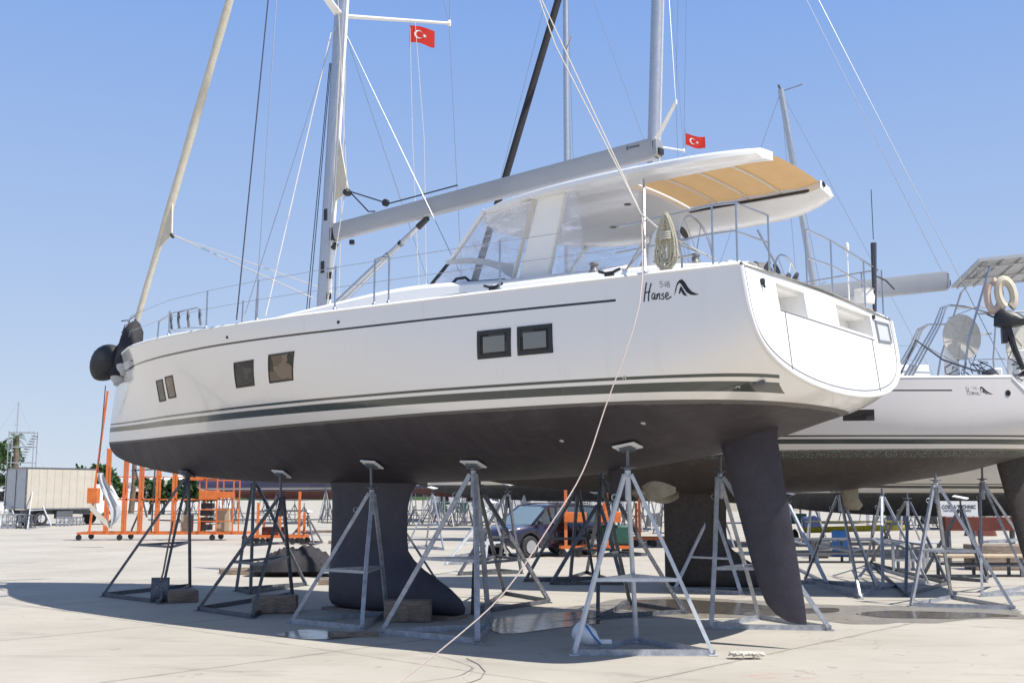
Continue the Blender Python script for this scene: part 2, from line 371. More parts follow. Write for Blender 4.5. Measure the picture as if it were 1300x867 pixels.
# letter sheet read off the transom quarter: x to the right, y down
L_NAME=[([(80,768),(93,715),(110,660)],6),([(110,765),(120,715),(142,664)],6),([(90,722),(110,714),(130,712)],5),
 ([(157,722),(146,722),(136,740),(140,753),(150,748),(160,724),(156,750),(162,753),(168,748)],5),
 ([(174,723),(169,752),(176,734),(187,722),(192,728),(187,750),(194,752)],5),
 ([(220,722),(210,724),(206,732),(216,738),(217,748),(206,753),(199,750)],5),
 ([(228,740),(246,731),(247,720),(236,720),(229,736),(232,751),(244,751),(268,738)],5)]
L_NUM=[([(220,655),(201,656),(199,668),(214,667),(218,676),(210,686),(198,684)],2.6),
 ([(238,686),(239,655),(224,677),(243,676)],2.6),
 ([(256,669),(248,664),(251,656),(262,656),(264,664),(256,669),(247,675),(249,685),(263,685),(266,676),(256,669)],2.6)]
L_SW1=[(288,735),(298,700),(315,665),(335,648),(352,645),(368,660),(385,690),(405,712),(430,722),(450,727),(420,731),(395,729),(372,716),(355,692),(340,668),(330,664),(314,680),(302,708)]
L_SW2=[(318,722),(330,692),(340,680),(350,700),(366,728),(376,734),(352,733),(342,722),(336,706),(326,724)]
def lettering(parent,s_left,z_base,k=1.0,side=1,num=True):
    def mp(p): 
        x,y=p; yy=y+.085*(x-80); return (s_left-(x-80)*.00170*k, z_base+(762-yy)*.00185*k)
    polys=[]
    for pts,w in L_NAME:
        polys+=[[mp(q) for q in r] for r in stroke_polys(cr(pts),w*(1.3 if k>1 else .8))]
    decal('name_lettering',m['ink'],polys,parent,side)
    sw=[]
    for S in (L_SW1,L_SW2):
        n=len(S); h=n//2   # strip between the two edges so the emblem stays on the curved side
        a=S[:h]; b=S[h:][::-1]
        for i in range(min(len(a),len(b))-1): sw.append([mp(a[i]),mp(a[i+1]),mp(b[i+1]),mp(b[i])])
    decal('emblem',m['ink'],sw,parent,side)
    if num: decal('model_number',m['inkg'],[[mp(q) for q in r] for pts,w in L_NUM for r in stroke_polys(pts,w*1.3)],parent,side)
# ------------------------------------------------------------------ yacht parts
def section_blade(levels,n=14):
    """levels: (z, x_lead, x_trail, half_thickness); streamlined horizontal sections"""
    P=[]
    for z,xl,xt,ht in levels:
        c=xl-xt; ring=[]
        for k in range(2*n):
            a=2*PI*k/(2*n); x=(1+math.cos(a))/2       # 1 at the leading edge
            q=1-x; y=ht*(2.6*math.sqrt(max(q,0))*(1-q)**.9) if True else 0
            ring.append((xt+c*x, math.copysign(min(y,ht),math.sin(a)) if abs(math.sin(a))>1e-6 else 0, z))
        P.append(ring)
    mb=MB(); nr=len(P); L=2*n
    for r in P: mb.v.extend(r)
    for i in range(nr-1):
        for k in range(L): l=(k+1)%L; mb.face((i*L+k,i*L+l,(i+1)*L+l,(i+1)*L+k))
    mb.face(list(range(L))[::-1]); mb.face([(nr-1)*L+k for k in range(L)])
    return mb
def keel_mb():
    return section_blade([(2.25,9.36,7.30,.16),(2.02,9.32,7.36,.15),(1.85,9.27,7.52,.14),(1.65,9.25,7.60,.14),(1.2,9.25,7.61,.15),(.95,9.25,7.58,.17),(.82,9.25,7.46,.21),(.68,9.25,7.25,.25),(.55,9.25,6.98,.28),(.42,9.25,6.72,.30),(.28,9.25,6.52,.31),(.16,9.24,6.44,.30),(.08,9.19,6.46,.26),(.045,9.05,6.6,.18)],18)
def rudder_mb(dx=0):
    return section_blade([(2.80,2.36+dx,1.50+dx,.10),(2.5,2.31+dx,1.53+dx,.10),(2.0,2.18+dx,1.47+dx,.095),(1.5,2.05+dx,1.39+dx,.09),(1.0,1.92+dx,1.32+dx,.08),(.7,1.83+dx,1.28+dx,.07),(.5,1.74+dx,1.255+dx,.06),(.38,1.62+dx,1.245+dx,.05),(.31,1.48+dx,1.24+dx,.035),(.29,1.38+dx,1.24+dx,.02)],12)
def tr_pt(t,z,off=0): return Vector((.66+.15*(z-2.83)-RK*max(0,4.15-z)-off,t,z))
def tr_outline(inset=0,nu=26):
    s=.66;pts=[]
    for k in range(-nu,nu+1):
        u=1-(abs(k)/nu)**1.0; u=1-(1-u)**1.5; t=fB(s)*max(0,1-u**fN(s))**(1/fM(s)); z=fZ(s)-u*(fZ(s)-fK(s))
        pts.append((math.copysign(t,k) if k else 0.0,z))
    if inset:
        out=[]
        for i,(a,b) in enumerate(pts):
            p=pts[max(0,i-1)];q=pts[min(len(pts)-1,i+1)]; dx,dy=q[0]-p[0],q[1]-p[1]; l=math.hypot(dx,dy) or 1
            out.append((a-dy/l*inset,b+dx/l*inset))
        pts=out
    return pts
def fill2d(outer,holes):
    cu=bpy.data.curves.new('outline','CURVE'); cu.dimensions='2D'; cu.fill_mode='FRONT' if False else 'BOTH'
    for P in [outer]+holes:
        sp=cu.splines.new('POLY'); sp.points.add(len(P)-1); sp.use_cyclic_u=True
        for q,(a,b) in zip(sp.points,P): q.co=(a,b,0,1)
    o=bpy.data.objects.new('outline',cu); C.objects.link(o); bpy.context.view_layer.update()
    me=o.to_mesh(); vs=[tuple(v.co) for v in me.vertices]; fs=[tuple(p.vertices) for p in me.polygons]; o.to_mesh_clear()
    bpy.data.objects.remove(o); bpy.data.curves.remove(cu)
    return vs,fs
def yacht_base(root,hullmat,keelmat,mast_top=24.0,detail=True,keel=True,rud_dx=0,ns=130):
    mb,at=hull_mesh(ns); hull=mb.build('hull',hullmat,root,attrs=at,smooth=55)
    # toe rail / rounded deck edge, side deck
    st=srange(90); P=[]
    for s in st:
        B,z=fB(s),fZ(s); sx=s+shift(s,z); c=min(1,B/.5)
        row=[(sx,B,z)]
        prof=[(B,z),(B+.012,z+.018),(B-.006,z+.045*c),(B-.05,z+.055*c),(B-.10,z+.03*c),(B*.55,z+.07*c),(0,z+.10*c)]
        row=[(sx,a,b) for a,b in prof]+[(sx,-a,b) for a,b in prof[-2::-1]]
        P.append(row)
    MB().grid(P).build('deck',m['gelin'],root,smooth=50)
    if keel: keel_mb().build('keel',keelmat,root,smooth=45)
    rudder_mb(rud_dx).build('rudder',keelmat,root,smooth=45)
    return hull
def coachroof(root):
    # low cabin trunk from foredeck to cockpit coaming
    fb=pchip([2.6,5,7,9,11,12.2],[1.75,1.62,1.55,1.35,.95,.5]); fh=pchip([2.6,4.2,6.2,8,10,11.4,12.2],[.30,.34,.44,.36,.26,.14,.02])
    P=[]
    for i in range(50):
        s=2.6+9.6*i/49; b=fb(s); z0=fZ(s)+.03; h=fh(s)
        prof=[(b+.12,z0-.02),(b+.08,z0+.35*h),(b+.02,z0+.85*h),(b-.06,z0+h),(b*.5,z0+h+.06),(0,z0+h+.08)]
        P.append([(s,a,c) for a,c in prof]+[(s,-a,c) for a,c in prof[-2::-1]])
    mb=MB(); mb.grid(P); mb.face([k for k in range(11)]); mb.face([49*11+k for k in range(11)][::-1])
    return mb.build('coachroof',m['gelin'],root,smooth=35)
def mast_pt(z): return Vector((9.62-.053*(z-4.6)+.0,0,z))
def spar(pts,w,d,mat,name,parent,n=16,label=None):
    """oval spar, d fore-and-aft, w athwart"""
    mb=MB(); P=[]
    for p in pts: P.append([(p[0]+d/2*math.cos(2*PI*k/n),p[1]+w/2*math.sin(2*PI*k/n),p[2]) for k in range(n)])
    for r in P: mb.v.extend(r)
    for i in range(len(P)-1):
        for k in range(n): l=(k+1)%n; mb.face((i*n+k,i*n+l,(i+1)*n+l,(i+1)*n+k))
    mb.face(list(range(n))[::-1]); mb.face([(len(P)-1)*n+k for k in range(n)])
    return mb.build(name,mat,parent,label=label)
def line(name,pts,r,mat,parent,sag=0,n=5,seg=10,label=None):
    pts=[Vector(p) for p in pts]
    if sag:
        a,b=pts[0],pts[-1]; pts=[a.lerp(b,i/seg)-Vector((0,0,sag*4*(i/seg)*(1-i/seg))) for i in range(seg+1)]
    return MB().path(pts,r,n).build(name,mat,parent,label=label)
def rig(root,top=24,boom_len=6.1,furl=None,spz=(10.05,16.0),vang=True,boom_sag=0,boom_z0=6.2,boom_z1=6.46,mastw=.17,mastd=.27):
    mast=spar([mast_pt(4.25),mast_pt(12),mast_pt(top)],mastw,mastd,m['alu'],'mast',root)
    MB().beam(mast_pt(4.6)+Vector((-mastd/2-.012,0,0)),mast_pt(top)+Vector((-mastd/2-.012,0,0)),.05,.035).build('sail_track',m['white'],mast)
    for z in (5.6,6.5): MB().box(mast_pt(z)+Vector((-.02,mastw/2+.002,0)),(.07,.014,.2)).build('halyard_slot',m['black'],mast)
    for z in spz:
        for sd in (1,-1):
            a=mast_pt(z); b=a+Vector((-.75,sd*2.02,.36)); mb=MB()
            mb.slab([a+Vector((.08,sd*.07,-.012)),b+Vector((.045,0,-.01)),b+Vector((-.045,0,-.01)),a+Vector((-.09,sd*.07,-.012))],(0,0,.028)); mb.lathe([(.03,-.05),(.035,0),(.03,.06)],b,n=8)
            mb.build('spreader',m['white'],mast)
    T=mast_pt(top)
    for sd in (1,-1):
        tip=mast_pt(spz[0])+Vector((-.75,sd*2.02,.36)); cp=Vector((8.45,sd*2.38,4.33)); tip2=mast_pt(spz[1])+Vector((-.7,sd*1.6,.36))
        line('shroud',[cp,tip],.006,m['wire'],root); line('shroud',[tip,mast_pt(spz[1])+Vector((0,sd*.05,-.1))],.005,m['wire'],root); line('shroud',[tip,(tip2.x,sd*1.9,spz[1])],.006,m['wire'],root)
        line('shroud',[Vector((8.75,sd*2.36,4.33)),mast_pt(spz[0]-.2)+Vector((0,sd*.08,0))],.006,m['wire'],root)
        tb=MB()
        for cpx in (8.45,8.75):
            tb.path([(cpx,sd*2.38,4.2),(cpx,sd*2.375,4.34),(cpx,sd*2.37,4.62)],[.018,.013,.012],6)
        tb.build('turnbuckle',m['steel'],root)
    return mast
def boom(root,z0,z1,s0=9.30,s1=3.02,h=.31,w=.20,mat=None):
    a=Vector((s0,0,z0)); b=Vector((s1,0,z1)); d=(b-a).normalized(); up=Vector((0,0,1)); up=(up-d*up.dot(d)).normalized()
    prof=[(-.5*w,.5*h),(-.36*w,.43*h),(.36*w,.43*h),(.5*w,.5*h),(.5*w,.1*h),(.34*w,-.42*h),(.2*w,-.5*h),(-.2*w,-.5*h),(-.34*w,-.42*h),(-.5*w,.1*h)]
    mb=MB(); P=[[e+Vector((0,x,0))+up*y for x,y in prof] for e in (a,a.lerp(b,.5),b)]
    n=len(prof)
    for r in P: mb.v.extend([tuple(p) for p in r])
    for i in range(2):
        for k in range(n): l=(k+1)%n; mb.face((i*n+k,i*n+l,(i+1)*n+l,(i+1)*n+k))
    mb.face(range(n)); mb.face([2*n+k for k in range(n)][::-1])
    bo=mb.build('boom',mat or m['alud'],root,smooth=25)
    e=MB(); e.box(b+d*.03,(.06,w*.96,h*.86)); e.build('end_cap',m['alud'],bo,bevel=.012); e=MB(); e.box(b+d*.065-up*.05,(.05,w*.6,h*.32)); e.build('sheave_box',m['black'],bo,bevel=.01)
    g=MB(); g.box(a-d*.05-up*.02,(.14,.12,h*.8)); g.path([a-d*.02-up*.19,a-d*.1-up*.26],.045,8); g.path([a+d*.35-up*.20,a+d*.35-up*.27],.045,8); g.build('gooseneck',m['black'],bo)
    return bo
def stanchions(root,L,side,h=.62,rails=None):
    for s,hh in L:
        z=fZ(s)+.04; b=Vector((s,side*(fB(s)-.09),z)); mb=MB(); mb.path([b,b+Vector((0,0,hh))],.0125,8); mb.lathe([(.03,0),(.03,.03),(.018,.05)],b,n=8); mb.build('stanchion',m['steel'],root)
def lifeline(root,ss,side,hh,first=None,last=None):
    pts=[Vector((s,side*(fB(s)-.09),fZ(s)+.04+hh)) for s in ss]
    if first is not None: pts.insert(0,Vector(first))
    if last is not None: pts.append(Vector(last))
    mb=MB(); mb.path(pts,.0045,5); mb.build('lifeline',m['wire'],root)
# ================================================================== main yacht
YR=PI-YAW
def b2w(s,t,z): return Vector((X0-s*math.cos(YAW)-t*math.sin(YAW),Y0+s*math.sin(YAW)-t*math.cos(YAW),z))
Y1=empty('sailing_yacht',(X0,Y0,0),YR,'large white sailing yacht in front, dark keel on the ground, tan sunroof over its cockpit','sailing yacht','sailing yachts laid up ashore')
hull=yacht_base(Y1,m['hull'],m['antif'])
# transom: filled face with two recessed lockers
HL=[(1.5,.72,3.80,4.10),(-.27,-1.47,3.83,4.11)]
outer=tr_outline(); holes=[[(a,c),(b,c),(b,d),(a,d)] for a,b,c,d in HL]
vs,fs=fill2d(outer,holes); mb=MB(); mb.add([tr_pt(x,y,.012) for x,y,_ in vs],fs)
for a,b,c,d in HL:
    D=.30; q=[tr_pt(a,c,.012),tr_pt(b,c,.012),tr_pt(b,d,.012),tr_pt(a,d,.012)]; r=[p+Vector((D,0,0)) for p in q]
    mb.add(q+r,[(0,1,5,4),(1,2,6,5),(2,3,7,6),(3,0,4,7),(4,5,6,7)])
tr=mb.build('transom',m['gel'],Y1,smooth=0)
rim=MB(); rim.path([tr_pt(a,b,.012) for a,b in tr_outline(.01)],.028,8); rim.build('rim_moulding',m['gel'],tr)
gr=MB(); gr.path([tr_pt(a,b,.012) for a,b in tr_outline(.075)],.007,6); 
gr.path([tr_pt(1.38,3.79,.014),tr_pt(1.46,3.12,.014)],.006,6); gr.path([tr_pt(-1.37,3.80,.014),tr_pt(-1.30,3.10,.014)],.006,6); gr.path([tr_pt(1.5,3.79,.014),tr_pt(-1.47,3.79,.014)],.006,6)
gr.build('panel_seam',m['inkg'],tr)
kn=MB()
for t_,z_ in ((1.02,3.96),(-.55,3.96),(-.9,3.96)): kn.lathe([(.055,0),(.055,.03),(.03,.05)],tr_pt(t_,z_,-.28),axis=(-1,0,0),n=14)
kn.build('shower_knob',m['grp'],tr)
f=MB(); a,b,c,d=-1.62,-2.12,3.80,4.06
f.path([tr_pt(a,c,.02),tr_pt(b,c+.03,.02),tr_pt(b,d+.02,.02),tr_pt(a,d,.02)],.022,6,closed=True); f.build('port_frame',m['alud'],tr)
f=MB(); f.add([tr_pt(a,c,.018),tr_pt(b,c+.03,.018),tr_pt(b,d+.02,.018),tr_pt(a,d,.018)],[(0,1,2,3)]); f.build('pane',t_glass('pale_port_glass',(.55,.56,.56),.1),tr)
f=MB(); f.lathe([(.035,0),(.035,.03)],tr_pt(1.88,4.05,.012),axis=(-1,0,0),n=10); f.lathe([(.03,0),(.03,.03)],tr_pt(-1.58,4.11,.012),axis=(-1,0,0),n=10)
f.path([tr_pt(1.88,4.05,.03),tr_pt(1.88,3.98,.04)],.012,6); f.build('deck_fitting',m['black'],tr)
# topside windows
for i,(s0,s1,z0,z1,pn,bl,sr) in enumerate([(11.74,12.08,3.39,3.72,m['dglass'],0,1.05),(11.24,11.60,3.41,3.74,m['tglass'],0,1.0),(8.52,9.07,3.39,3.74,m['dglass'],0,.72),(7.50,8.12,3.39,3.77,m['tglass'],0,.62),(3.69,4.19,3.40,3.74,m['dglass'],1,.05),(3.09,3.60,3.40,3.74,m['dglass'],1,.03)]):
    hull_window(s0,s1,z0,z1,Y1,pn,.05 if bl else .022,blind=bool(bl),shear=sr)
lettering(Y1,1.86,3.885,1.08)
# through-hulls, vents
def fit(s,z,r,mat,name='through_hull'):
    p=hp(s,z); q=hp(s,z,.02); MB().lathe([(r,0),(r,.5),(r*.5,1.0)],p,axis=(q-p),n=10).build(name,mat,Y1) if False else None
    nrm=(hp(s+.02,z)-hp(s-.02,z)).cross(hp(s,z+.02)-hp(s,z-.02)).normalized()
    if nrm.y<0: nrm=-nrm
    MB().lathe([(r,-.01),(r,.01),(r*.45,.014),(r*.4,-.005)],p,axis=nrm,n=12).build(name,mat,Y1)
for s,z in ((13.0,4.14),(9.05,4.10),(6.55,4.07)): fit(s,z,.022,m['black'])
fit(2.25,3.07,.024,m['steel']); fit(1.15,2.95,.03,m['steel'])
def fitb(s,t_,r,mat): 
    z=hbot(s,t_); MB().lathe([(r,-.02),(r,.006),(r*.6,.02)],(s+shift(s,z),t_,z),axis=(0,.35,-1),n=12).build('through_hull',mat,Y1)
fitb(3.55,1.7,.035,m['steel']); fitb(2.4,1.75,.035,m['steel'])
f=MB(); f.box(hp(.95,2.985,.01),(.16,.05,.05)); f.build('exhaust_flap',m['inkg'],Y1,bevel=.01)
# saildrive with folded propeller
sd=section_blade([(2.3,3.98,3.62,.05),(1.98,3.95,3.68,.045),(1.88,3.95,3.55,.06),(1.80,3.92,3.5,.05),(1.76,3.85,3.6,.03)],8).build('saildrive_leg',m['antif'],Y1)
f=MB(); f.lathe([(.03,0),(.07,.06),(.075,.2),(.05,.3),(.02,.36)],(3.6,0,1.83),axis=(-1,0,0),n=12)
for sg in (1,-1):
    f.grid([[Vector((3.42-.5*i/6,sg*(.04+.07*math.sin(PI*i/6)),1.83+(j-2)/2*(.115*math.sin(PI*(i+1.2)/8))+.03*sg)) for j in range(5)] for i in range(7)])
f.build('folding_propeller',m['bronze'],sd)
cr_=coachroof(Y1)
# long dark side windows on the coachroof
# cockpit coaming and seats
mb=MB()
for sg in (1,-1):
    P=[]
    for i in range(14):
        s=.95+(4.3-.95)*i/13; z0=fZ(s)+.03; h=.10+.08*min(1,i/4); b=fB(s)-.45
        P.append([(s,sg*(b+.07),z0-.02),(s,sg*(b+.04),z0+h*.8),(s,sg*b,z0+h),(s,sg*(b-.2),z0+h),(s,sg*(b-.25),z0-.02)])
    mb.grid(P)
mb.build('cockpit_coaming',m['gelin'],Y1)
# helm pods
for sg in (1,-1):
    mb=MB(); P=[]
    for k,(z,a,b) in enumerate([(4.15,.24,.22),(4.5,.22,.2),(4.75,.2,.19),(4.88,.17,.17),(4.96,.1,.12),(4.985,.02,.03)]):
        P.append([(2.35-.1*(z-4.15)+a*math.cos(2*PI*j/16),sg*1.32+b*math.sin(2*PI*j/16),z) for j in range(17)])
    mb.grid(P); pod=mb.build('helm_pod',m['gelin'],Y1)
    MB().lathe([(.08,0),(.08,.02)],(2.05,sg*1.32,4.86),axis=(-1,0,.4),n=14).build('compass',m['black'],pod)
    w=MB(); c=Vector((1.88,sg*1.32,4.62)); w.path([c+Vector((.05*math.sin(a),.42*math.cos(a),.42*math.sin(a))) for a in [2*PI*k/28 for k in range(28)]],.014,6,closed=True)
    for k in range(6): a=2*PI*k/6; w.tube(c,c+Vector((.05*math.sin(a),.42*math.cos(a),.42*math.sin(a))),.007,5)
    w.build('steering_wheel',m['steel'],Y1)
# hardtop
fw=pchip([1.15,1.45,1.9,2.6,3.6,4.5,5.1,5.5,5.72],[1.18,1.42,1.60,1.67,1.66,1.55,1.30,.85,.15])
def ht(s,t_,top):
    z=(5.70 if top else 5.56)+.0*s; w=fw(s); k=abs(t_)/max(w,.01)
    z+= (.16 if top else .20)*(1-(t_/1.68)**2) - .13*max(0,(s-2.8)/2.9)**1.6
    if k>.94: z+= -.05 if top else .035
    return z
SS=[1.15,1.28,1.4,1.6,1.8,2.0,2.3,2.6,2.9,3.1,3.3,3.6,3.9,4.2,4.5,4.8,5.05,5.25,5.42,5.55,5.65,5.72]
def trow(s):
    w=fw(s); q=min(.85,w*.62); L=[w,w*.97,w*.9,(w*.9+q)/2,q]; return L+[q*.5,0,-q*.5]+[-x for x in L[::-1]]
mb=MB(); R=[trow(s) for s in SS]; nt=len(R[0]); hole=lambda i,j: SS[i+1]<=3.11 and 4<=j<8
for top in (1,0):
    o=len(mb.v)
    for s,r in zip(SS,R): mb.v.extend([(s,x,ht(s,x,top)) for x in r])
    for i in range(len(SS)-1):
        for j in range(nt-1):
            if not hole(i,j): mb.face((o+i*nt+j,o+(i+1)*nt+j,o+(i+1)*nt+j+1,o+i*nt+j+1))
n0=len(SS)*nt
def wall(a,b): mb.face((a,b,b+n0,a+n0))
for i in range(len(SS)-1): wall(i*nt,(i+1)*nt); wall(i*nt+nt-1,(i+1)*nt+nt-1)
for j in range(nt-1):
    if not 4<=j<8: wall(j,j+1)
    wall((len(SS)-1)*nt+j,(len(SS)-1)*nt+j+1)
i0=0; i1=SS.index(3.1)
for i in range(i0,i1): wall(i*nt+4,(i+1)*nt+4); wall(i*nt+8,(i+1)*nt+8)
for j in range(4,8): wall(i1*nt+j,i1*nt+j+1)
hard=mb.build('hardtop',m['gel'],Y1,smooth=30)
mb=MB(); mb.grid([[Vector((s,t_,ht(s,.84,0)+.085+.03*(1-(t_/.83)**2)+.008*math.cos((s-1.28)*2*PI/.46))) for t_ in [x*.83 for x in (-1,-.66,-.33,0,.33,.66,1)]] for s in [1.16+(3.09-1.16)*i/24 for i in range(25)]])
cv=mb.build('sunroof_canvas',m['canvas'],hard,smooth=60)
mb=MB()
for s in (1.74,2.2,2.66): mb.path([(s,t_,ht(s,.84,0)+.07+.03*(1-(t_/.83)**2)) for t_ in (-.84,-.4,0,.4,.84)],.016,6)
mb.build('sunroof_bow',m['grp'],cv)
mb=MB(); mb.path([(1.29,-.84,ht(1.3,.84,0)+.03),(3.09,-.84,ht(3.0,.84,0)+.03)],.02,6); mb.path([(1.14,-.86,ht(1.3,.84,0)+.06),(1.14,-.80,ht(1.3,.84,0)+.10)],.018,6); mb.build('sunroof_rail',m['black'],cv)
mb=MB(); 
for sg in (1,-1): mb.path([(2.0+.0,sg*1.1,ht(2,1.1,1)+.03),(2.8,sg*1.15,ht(2.8,1.15,1)+.06),(4.4,sg*1.1,ht(4.4,1.1,1)+.06),(4.7,sg*1.05,ht(4.7,1.05,1))],.015,6)
mb.build('grab_rail',m['gel'],hard)
mb=MB(); 
for sp,tp in ((4.3,.75),(4.3,-.75),(3.6,0)): mb.lathe([(.05,0),(.05,.008)],(sp,tp,ht(sp,tp,0)-.002),axis=(0,0,-1),n=12)
mb.build('courtesy_light',m['inkg'],hard)
# hardtop pillars
for sg in (1,-1):
    zt=ht(3.9,1.5,0)+.02
    P=[(4.50,1.34,4.50),(4.02,1.34,4.50),(3.64,1.48,zt),(4.06,1.48,zt)]
    mb=MB(); mb.slab([(a,sg*b,c) for a,b,c in P],(0,-sg*.09,0)); mb.build('pillar',m['gelin'],Y1,bevel=.02)
    mb=MB(); mb.path([(2.05,sg*(fB(2.05)-.12),4.2),(2.05,sg*1.62,5.64)] if False else [(2.02,sg*2.28,4.22),(2.42,sg*1.58,5.52)],.015,8); mb.build('support_pole',m['steel'],Y1)
# windscreen: frames and clear panels
fb=[(6.02,1.32,4.70),(6.35,.8,4.76),(6.5,0,4.78),(6.35,-.8,4.76),(6.02,-1.32,4.70)]
ft=[(5.10,1.27,ht(5.08,1.25,0)+.01),(5.40,.85,ht(5.4,.85,0)+.01),(5.62,0,ht(5.6,0,0)+.01),(5.40,-.85,ht(5.4,.85,0)+.01),(5.10,-1.27,ht(5.08,1.25,0)+.01)]
mb=MB(); mb.grid([[Vector(a).lerp(Vector(b),k/4) for k in range(5)] for a,b in zip(fb,ft)]); ws=mb.build('windscreen',m['vinyl'],Y1,smooth=60)
mb=MB()
for sg in (1,-1):
    A=Vector((6.02,sg*1.32,4.70));B=Vector((5.10,sg*1.27,ft[0][2]));Cc=Vector((4.16,sg*1.47,ht(4.1,1.4,0)+.01));D=Vector((4.52,sg*1.36,4.60))
    mb.grid([[A.lerp(D,j/5).lerp(B.lerp(Cc,j/5),i/5) for j in range(6)] for i in range(6)])
    A=Vector((3.86,sg*1.36,4.60));B=Vector((3.62,sg*1.47,ht(3.9,1.4,0)));D=Vector((3.35,sg*1.40,4.58));Cc=Vector((3.45,sg*1.5,ht(3.5,1.5,0)))
    mb.build('side_screen',m['vinyl'],Y1,smooth=60); mb=MB(); mb.grid([[A.lerp(D,j/3).lerp(B.lerp(Cc,j/3),i/5) for j in range(4)] for i in range(6)]); mb.build('side_curtain',m['vinyl'],Y1,smooth=60); mb=MB()

for sg in (1,-1):
    mb=MB(); a=Vector((6.06,sg*1.335,4.64)); b=Vector((5.66,sg*1.31,5.0)); mb.beam(a,b,.035); mb.build('windscreen_post',m['black'],Y1)
    mb=MB(); mb.beam(b,(5.08,sg*1.28,ft[0][2]+.02),.055,.05); mb.build('windscreen_post',m['gelin'],Y1)
    mb=MB(); mb.beam((4.52,sg*1.37,4.62),(4.10,sg*1.50,ht(4.1,1.5,0)),.05,.03); mb.beam((5.08,sg*1.29,ft[0][2]),(4.16,sg*1.49,ht(4.1,1.4,0)),.06,.03); mb.build('screen_frame',m['grp'],Y1)
    mb=MB(); mb.grid([[Vector((x,sg*1.335,z)) ,Vector((x,sg*1.345,z+h))] for x,z,h in ((5.72,4.95,.05),(5.5,4.93,.07),(5.25,4.90,.08),(5.0,4.84,.09),(4.8,4.76,.11),(4.65,4.66,.17),(4.54,4.60,.22))]); mb.build('screen_binding',m['greyp'],Y1)
mb=MB(); mb.path([(6.15,1.36,4.63),(5.9,1.40,4.64),(5.2,1.44,4.62),(4.6,1.46,4.58)],.022,6); mb.path([(5.55,1.43,4.63),(5.45,1.43,4.70),(5.3,1.43,4.70),(5.2,1.43,4.63)],.02,6); mb.build('screen_gasket',m['black'],Y1)
# rig
mast=rig(Y1,top=24)
bm_=boom(Y1,6.18,6.44,s1=3.14,h=.27)
# small maker's mark on the boom end
mk=MB(); mk.box((3.42,.104,6.50),(.16,.004,.028)); mk.box((3.53,.104,6.50),(.03,.004,.05)); mk.build('maker_mark',m['inkg'],bm_)
def vang():
    a=Vector((9.28,0,4.95)); b=Vector((7.30,0,6.09)); mb=MB(); mb.path([a,a.lerp(b,.60)],.058,12); mb.path([a.lerp(b,.5),a.lerp(b,.92)],.043,12); v=mb.build('boom_vang',m['alu'],Y1)
    e=MB(); e.path([a.lerp(b,.92),a.lerp(b,1.02)],[.055,.045],10); e.build('vang_head',m['black'],v); e=MB(); e.path([a.lerp(b,.72),a.lerp(b,.745)],.052,12); e.build('vang_band',m['black'],v)
    r=MB(); r.path([a+Vector((-.15,.05,-.02)),b+Vector((.3,.05,-.22))],.008,5); r.path([a+Vector((-.25,.04,-.02)),b+Vector((.3,.05,-.26))],.008,5); r.build('vang_tackle',m['greyp'],v)
vang()
# furled mainsail clew at the mast, headsail on the forestay
mb=MB(); a=mast_pt(7.9)+Vector((-.15,0,0)); b=mast_pt(6.72)+Vector((-.15,0,0)); c=mast_pt(6.85)+Vector((-.47,0,0))
mb.slab([a,b,c],(0,.02,0)); sl=mb.build('mainsail_clew',m['sail'],mast)
mb=MB(); mb.lathe([(.05,0),(.07,.06),(.05,.12)],c+Vector((-.02,0,-.04)),axis=(0,1,0),n=10); mb.path([c,(8.55,0.02,6.42),(8.4,0.02,6.40)],.012,5); mb.path([c,(8.15,.02,6.50)],.012,5); mb.lathe([(.06,0),(.06,.06)],(8.15,0,6.50),axis=(0,1,0),n=10); mb.path([(8.1,.02,6.48),(6.6,.06,6.52)],.012,5)
mb.build('outhaul_line',m['black'],mast)
p0=Vector((14.98,0,5.10)); p1=Vector((8.98,0,19.8)); mb=MB(); pts=[];rr=[]
for i in range(40):
    k=i/39; p=p0.lerp(p1,k)-Vector((0,0,.25*math.sin(PI*k))); pts.append(p); rr.append((.05+.036*min(1,k*5))*(1+.08*math.sin(i*1.3))*(1-.35*k))
mb.path(pts,rr,12); jib=mb.build('furled_headsail',m['sail'],Y1)
mb=MB(); q=lambda k:p0.lerp(p1,k)-Vector((0,0,.25*math.sin(PI*k))); mb.slab([q(.17)+Vector((-.06,0,0)),q(.105)+Vector((-.02,0,0)),q(.12)+Vector((-.38,.0,.02))],(0,.03,0)); mb.build('headsail_clew',m['sail'],jib)
clew=q(.12)+Vector((-.38,0,.02))
MB().path([clew,clew+Vector((0,.02,-.02))],.055,8).build('sheet_block',m['black'],jib)
line('headsail_sheet',[clew,(8.2,1.5,4.72)],.010,m['rope'],Y1); line('headsail_sheet',[clew,(8.5,-1.3,4.7)],.010,m['rope'],Y1)
MB().path([p0+Vector((.15,0,-.35)),p0],[.09,.07],12).build('furling_drum',m['inkg'],Y1)
MB().path([(15.2,0,4.5),p0+Vector((.15,0,-.35))],.016,6).build('forestay',m['wire'],Y1)
